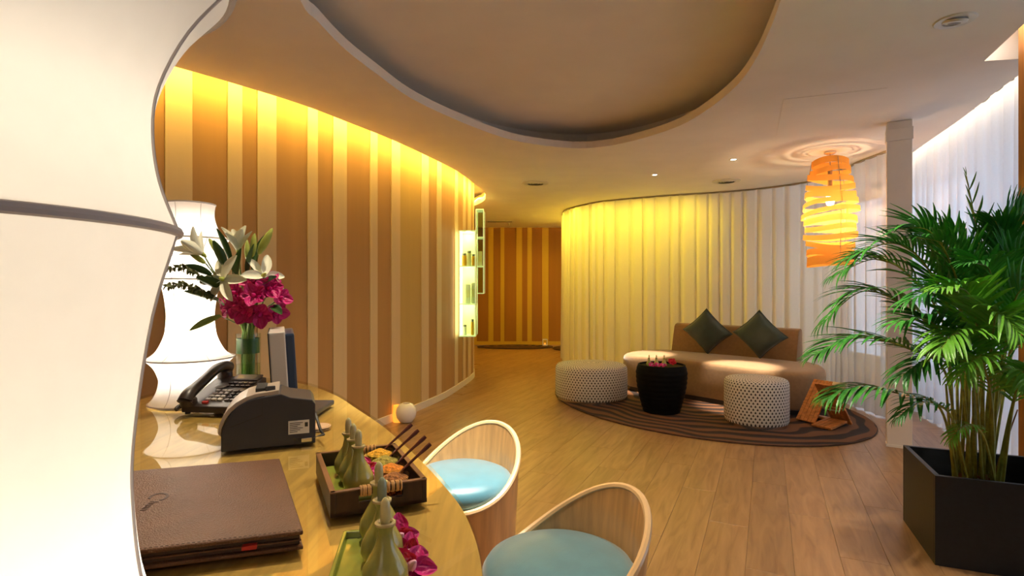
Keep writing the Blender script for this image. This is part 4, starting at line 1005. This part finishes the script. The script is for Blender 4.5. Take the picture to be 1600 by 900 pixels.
def leaflet_mesh(bend, wd):
    vs = []; fs = []; n = 6
    for i in range(n+1):
        t = i/n; wv = wd*(math.sin(PI*(t*.9+.07))**.7)*(1-.25*t); x = t*(1-.10*bend*t*t); z = -bend*.42*t*t
        vs += [(x, -wv, z+wv*.35), (x, 0, z), (x, wv, z+wv*.35)]
    for i in range(n):
        for k in range(2): a = i*3+k; fs.append((a, a+1, a+4, a+3))
    mb = MB(); mb.add(vs, fs); return mb
variants = [leaflet_mesh(b_, w_) for b_ in (.15, .5, .95, 1.4) for w_ in (.046, .058)]
vmesh = {}
nleaf = 0
def frond(base, ctrl, n, L0, bend, mat='palm', up=.25, sweep=.75, single=False, stemr=.007):
    global nleaf
    P = [Vector(base)]+[Vector(c) for c in ctrl]; Q = catmull(P, 10); m = len(Q)
    t = MB().tube([q-PB for q in Q], [stemr*(1-.75*i/(m-1)) for i in range(m)], 6).build('frond', M['palmstem'], palm, smooth=True)
    start = int(m*.34); n = int(n*1.2); mb = MB()
    for k in range(n):
        s = k/(n-1); fi = start+(m-1.001-start)*s; i = int(fi); q = Q[i].lerp(Q[min(i+1, m-1)], fi-i); T_ = (Q[min(i+1, m-1)]-Q[max(i-1, 0)]).normalized()
        Sd = T_.cross(Vector((0, 0, 1)))
        if Sd.length < .15: Sd = T_.cross(Vector((.3, -1, 0)))
        Sd.normalize(); Un = Sd.cross(T_).normalized()
        ln = L0*(math.sin(PI*(.16+.78*s))**.7)
        for sg in (-1, 1):
            sw = sweep+.5*s+random.uniform(-.1, .1); d = (Sd*sg*math.cos(sw)+T_*math.sin(sw)+Un*(up+random.uniform(-.1, .1))).normalized()
            if s > .97: d = (T_+Sd*sg*.15).normalized()
            z = (Un-d*Un.dot(d)).normalized(); y = z.cross(d); l_ = ln*random.uniform(.88, 1.1)
            W_ = max(.5, min(1.2, .20/l_))
            Mx = Matrix(((d.x, y.x, z.x, q.x-PB.x), (d.y, y.y, z.y, q.y-PB.y), (d.z, y.z, z.z, q.z-PB.z), (0, 0, 0, 1))) @ Matrix.Diagonal((l_, l_*W_, l_, 1))
            vi = min(3, max(0, int(bend*3+random.uniform(0, 1))))*2+random.randint(0, 1)
            if single and nleaf < 300:
                nleaf += 1; key = (vi, mat)
                if key not in vmesh: me = variants[vi].mesh('leaflet'); me.materials.append(M[mat]); vmesh[key] = me
                o = bpy.data.objects.new('leaflet', vmesh[key]); C.objects.link(o); o.parent = t; o.matrix_basis = Mx
            else:
                V_ = variants[vi]; mb.add([Mx @ Vector(v_) for v_ in V_.v], V_.f)
    if mb.v: tag(mb.build('leaflets', M[mat], t), None, None, kind='stuff')
def sb(px, dd=0): return Vector((PB.x+(px-1530)/330, PB.y+dd, .28))
D = PB.y
# (stem foot px, depth offset), control points (px, py, depth offset), leaflets per side, length, bend, material, own leaflets
FR = [((1500, -.05), [(1470, 640, -.05), (1405, 615, -.10), (1340, 605, -.14), (1292, 622, -.16)], 22, .21, .9, 'palm', True),
      ((1505, 0), [(1480, 590, 0), (1420, 545, -.05), (1340, 528, -.08), (1268, 556, -.1)], 26, .24, .55, 'palm', True),
      ((1510, .05), [(1480, 560, .05), (1430, 490, .08), (1350, 455, .1), (1280, 510, .12)], 26, .24, .7, 'palm', False),
      ((1515, .1), [(1480, 530, .12), (1430, 440, .18), (1370, 405, .2), (1300, 432, .22)], 24, .24, .75, 'palm', False),
      ((1515, .05), [(1490, 520, .05), (1450, 420, .04), (1395, 380, .03), (1318, 408, .02)], 26, .26, .6, 'palm', True),
      ((1525, 0), [(1505, 500, 0), (1485, 410, -.02), (1450, 360, -.03), (1398, 358, -.05)], 24, .25, .5, 'palm', True),
      ((1530, .02), [(1532, 520, .02), (1535, 440, .02), (1524, 350, .02), (1510, 275, .02)], 9, .17, .05, 'palm', False),
      ((1545, 0), [(1555, 520, .02), (1568, 430, .02), (1580, 370, .0), (1600, 330, -.05)], 24, .28, .3, 'palm', True),
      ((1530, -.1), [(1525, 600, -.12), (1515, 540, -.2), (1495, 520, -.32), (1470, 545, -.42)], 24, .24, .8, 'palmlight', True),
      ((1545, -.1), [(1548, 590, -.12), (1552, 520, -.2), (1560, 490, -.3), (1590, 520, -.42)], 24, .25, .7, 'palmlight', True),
      ((1555, 0), [(1575, 580, 0), (1600, 490, .02), (1630, 430, .02), (1690, 420, 0)], 24, .27, .6, 'palm', False),
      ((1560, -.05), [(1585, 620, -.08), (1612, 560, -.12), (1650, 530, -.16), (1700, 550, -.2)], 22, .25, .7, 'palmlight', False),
      ((1520, .12), [(1505, 560, .18), (1495, 460, .24), (1480, 400, .3), (1440, 380, .38)], 22, .26, .5, 'palm', False),
      ((1535, .12), [(1540, 560, .18), (1545, 460, .25), (1560, 410, .32), (1600, 395, .4)], 22, .26, .5, 'palm', False),
      ((1540, .1), [(1535, 560, .12), (1520, 450, .14), (1500, 390, .12), (1455, 350, .08)], 24, .25, .5, 'palm', False),
      ((1510, -.1), [(1490, 660, -.12), (1460, 630, -.16), (1430, 632, -.2), (1400, 655, -.22)], 16, .14, .8, 'palm', False),
      ((1550, -.12), [(1540, 690, -.16), (1520, 665, -.22), (1500, 670, -.26), (1485, 690, -.28)], 14, .10, .8, 'palmlight', False),
      ((1525, .04), [(1515, 560, .02), (1500, 480, -.06), (1470, 450, -.15), (1420, 470, -.24)], 24, .25, .75, 'palm', True),
      ((1548, .04), [(1550, 540, 0), (1550, 460, -.06), (1545, 420, -.12), (1520, 410, -.2)], 24, .24, .6, 'palm', False),
      ((1558, .05), [(1570, 560, .04), (1582, 470, 0), (1590, 420, -.06), (1620, 390, -.14)], 24, .26, .5, 'palm', False),
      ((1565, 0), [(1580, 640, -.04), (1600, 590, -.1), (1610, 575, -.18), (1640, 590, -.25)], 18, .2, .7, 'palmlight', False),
      ((1535, 0), [(1520, 600, -.06), (1490, 560, -.12), (1450, 560, -.2), (1405, 590, -.26)], 22, .22, .8, 'palm', False)]
FR += [((1540, -.05), [(1535, 590, -.1), (1525, 500, -.18), (1510, 455, -.26), (1470, 450, -.36)], 22, .24, .6, 'palmlight', False),
      ((1550, -.05), [(1560, 600, -.08), (1575, 520, -.12), (1590, 460, -.2), (1625, 440, -.28)], 22, .25, .6, 'palm', False),
      ((1520, -.05), [(1505, 610, -.1), (1480, 540, -.16), (1450, 500, -.24), (1400, 505, -.3)], 22, .24, .7, 'palm', False),
      ((1530, .06), [(1528, 540, .05), (1510, 440, .02), (1480, 385, -.02), (1430, 370, -.08)], 24, .26, .5, 'palm', False),
      ((1556, .06), [(1565, 540, .05), (1575, 440, .04), (1572, 380, 0), (1555, 345, -.05)], 22, .24, .35, 'palm', False),
      ((1548, -.1), [(1550, 640, -.14), (1540, 580, -.24), (1525, 560, -.34), (1500, 590, -.42)], 20, .20, .8, 'palmlight', False),
      ((1562, -.08), [(1580, 650, -.12), (1592, 600, -.2), (1600, 580, -.3), (1605, 600, -.38)], 20, .20, .8, 'palmlight', False),
      ((1560, .1), [(1580, 540, .12), (1600, 440, .12), (1610, 380, .1), (1640, 340, .06)], 22, .27, .4, 'palm', False)]
for (fp, fd), cps, n, L0, bend, mat, single in FR:
    frond(sb(fp, fd*.6), [dep(px, py, D+o_) for px, py, o_ in cps], n, L0, bend, mat, single=single)
for k, (px, dd, tx, ty, r, mat) in enumerate(((1500, 0, 1478, 600, .010, 'palmstem'), (1515, .03, 1510, 560, .012, 'palmstem'), (1535, -.03, 1538, 560, .013, 'palmstem'), (1550, 0, 1556, 560, .011, 'palmstem'), (1560, .03, 1590, 640, .006, 'palmbrown'), (1508, -.06, 1492, 640, .008, 'palmstem'), (1545, -.08, 1548, 610, .010, 'palmstem'), (1522, -.08, 1520, 610, .011, 'palmstem'))):
    a = sb(px, dd*.6); b = dep(tx, ty, D+dd); MB().tube([a-PB-Vector((0, 0, .02)), (a*.6+b*.4)-PB, b-PB], [r*.95, r*.75, r*.45], 8).build('cane', M[mat], palm, smooth=True)
    MB().lathe([(r*1.3, 0), (r*1.3, .03), (r*1.05, .07), (r*.85, .10)], 10, Matrix.Translation(a-PB-Vector((0, 0, .01)))).build('cane_sheath', M['palmbrown'], palm, smooth=True)

# ------------------------------------------------------------------ glass display cases on the curved wall
def case(x, y, z0, z1, wdt, dep_, rz, shelves, label, lit):
    t = thing('glass_display_case', label, 'display case', (x, y, 0), rz)
    if lit:
        MB().box((0, .02, z0), (.012, dep_, z1)).build('lit_back_panel', M['litpanel'], t)
        MB().box((.012, dep_-.01, z0), (wdt, dep_, z1)).build('rear_panel', M['cream_box'], t)
    for y0 in (0, dep_): MB().box((.0, y0-.003, z0), (wdt, y0+.003, z1)).build('glass_side', M['greenglass'], t)
    MB().box((wdt-.003, 0, z0), (wdt+.003, dep_, z1)).build('glass_front', M['greenglass'], t)
    for z in [z0]+shelves+[z1]: MB().box((.0, 0, z-.006), (wdt, dep_, z+.006)).build('glass_shelf', M['glassedge_glow'], t)
    for xx, y0 in ((0, 0), (wdt, 0), (wdt, dep_), (0, dep_)): MB().box((xx-.006, y0-.006, z0), (xx+.006, y0+.006, z1)).build('glass_edge', M['glassedge_glow'], t)
    return t
cx_, cy_ = -.655, 6.75
case(cx_, cy_, .70, 2.01, .20, .34, .0, [1.10, 1.57], 'lit glass display case with products on the curved wall', True)
case(-.53, 8.02, 1.22, 2.46, .11, .3, .0, [1.62, 2.05], 'unlit narrow glass case beyond the lit display case', False)
point('case_glow', (cx_+.10, cy_+.17, 1.97), 3.0, (1, .93, .5), .03); point('case_glow', (cx_+.10, cy_+.17, 1.52), 2.0, (1, .93, .5), .03); point('case_glow', (cx_+.10, cy_+.17, 1.06), 2.0, (1, .93, .5), .03)
def jar(x, y, z, r, h, mat, label, nm='cosmetic_jar', cat='jar'):
    t = thing(nm, label, cat, (x, y, z)); MB().lathe([(.001, 0), (r, 0), (r, h*.8), (r*.8, h*.84), (.001, h*.84)], 16, cap=False).build('jar_body', M[mat], t, smooth=True)
    MB().lathe([(r*.85, h*.84), (r*.85, h), (.001, h)], 16, cap=False).build('jar_lid', M['wire'], t, smooth=True)
def carton(x, y, z, a, h, label, mat='label_white'):
    t = thing('product_box', label, 'box', (x, y, z)); MB().box((-a, -a*.6, 0), (a, a*.6, h)).build('carton', M[mat], t, bevel=.002); MB().box((-a*.8, -a*.6-.001, h*.3), (a*.8, -a*.6, h*.7)).build('carton_print', M['cream_box'], t)
jar(cx_+.055, cy_+.10, 1.577, .03, .16, 'amber', 'amber jar on the upper shelf of the lit display case')
jar(cx_+.115, cy_+.10, 1.577, .028, .19, 'cream_box', 'cream jar on the upper shelf of the lit display case')
jar(cx_+.165, cy_+.14, 1.577, .022, .15, 'amber', 'slim amber bottle on the upper shelf of the lit display case', 'cosmetic_bottle', 'bottle')
carton(cx_+.10, cy_+.12, 1.107, .03, .24, 'pale box on the middle shelf of the lit display case'); carton(cx_+.165, cy_+.16, 1.107, .024, .26, 'white box beside the glass on the middle case shelf')
jar(cx_+.06, cy_+.10, .707, .025, .13, 'ceramic', 'white jar on the bottom shelf of the lit display case'); jar(cx_+.155, cy_+.12, .707, .02, .20, 'amber', 'tall amber bottle on the bottom shelf of the lit display case', 'cosmetic_bottle', 'bottle')
carton(-.475, 8.14, 1.627, .03, .22, 'pale box in the unlit glass case')

# ------------------------------------------------------------------ small things on the floor
bl = on(632, 663, 0); 
gl = thing('globe_lantern', 'white ceramic globe tealight lantern on the floor by the striped wall', 'lantern', (bl.x, bl.y+.08, 0))
MB().lathe([(.03, .0), (.062, .008), (.092, .05), (.10, .095), (.092, .14), (.065, .175), (.04, .185), (.036, .18), (.06, .168), (.085, .135)], 32).build('globe', M['ceramic'], gl, smooth=True)
MB().lathe([(.001, 0), (.045, 0), (.05, .07), (.044, .16), (.001, .17)], 20, Matrix.Translation((-.085, .02, .0))).build('glowing_candle', M['flame'], gl, smooth=True)
for px, py, rx, ry, lab in ((805, 541.5, .82, .38, 'dark oval mat at the foot of the far striped wall'), (893, 545, .40, .42, 'small dark mat at the end of the passage by the curtain')):
    p = on(px, py, 0); p.y = min(p.y, FW-.5); t = thing('oval_mat', lab, 'mat', (p.x, p.y, 0))
    MB().prism([(rx*math.cos(2*PI*k/48), ry*math.sin(2*PI*k/48)) for k in range(48)], .001, .02).build('mat_pile', M['rug'], t, bevel=.004)
    MB().tube([(rx*math.cos(2*PI*k/48), ry*math.sin(2*PI*k/48), .011) for k in range(48)], .010, 6, True).build('mat_binding', M['farrug'], t, smooth=True)
p = Vector(((851.5-800)/F*12.1, 12.12, .02))
t = thing('tealight_holder', 'small square white tealight holder on the far mat', 'candle holder', p)
MB().box((-.055, -.055, 0), (.055, .055, .025)).build('holder_base', M['ceramic'], t, bevel=.004)
for s in (-1, 1): MB().box((s*.048-.007, -.055, .02), (s*.048+.007, .055, .14)).build('holder_side', M['ceramic'], t, bevel=.003)
MB().box((-.055, -.055, .128), (.055, .055, .145)).build('holder_top', M['ceramic'], t, bevel=.003)
MB().lathe([(.001, 0), (.02, 0), (.02, .03), (.001, .03)], 12, Matrix.Translation((0, 0, .025)), cap=False).build('tealight', M['flame'], t)
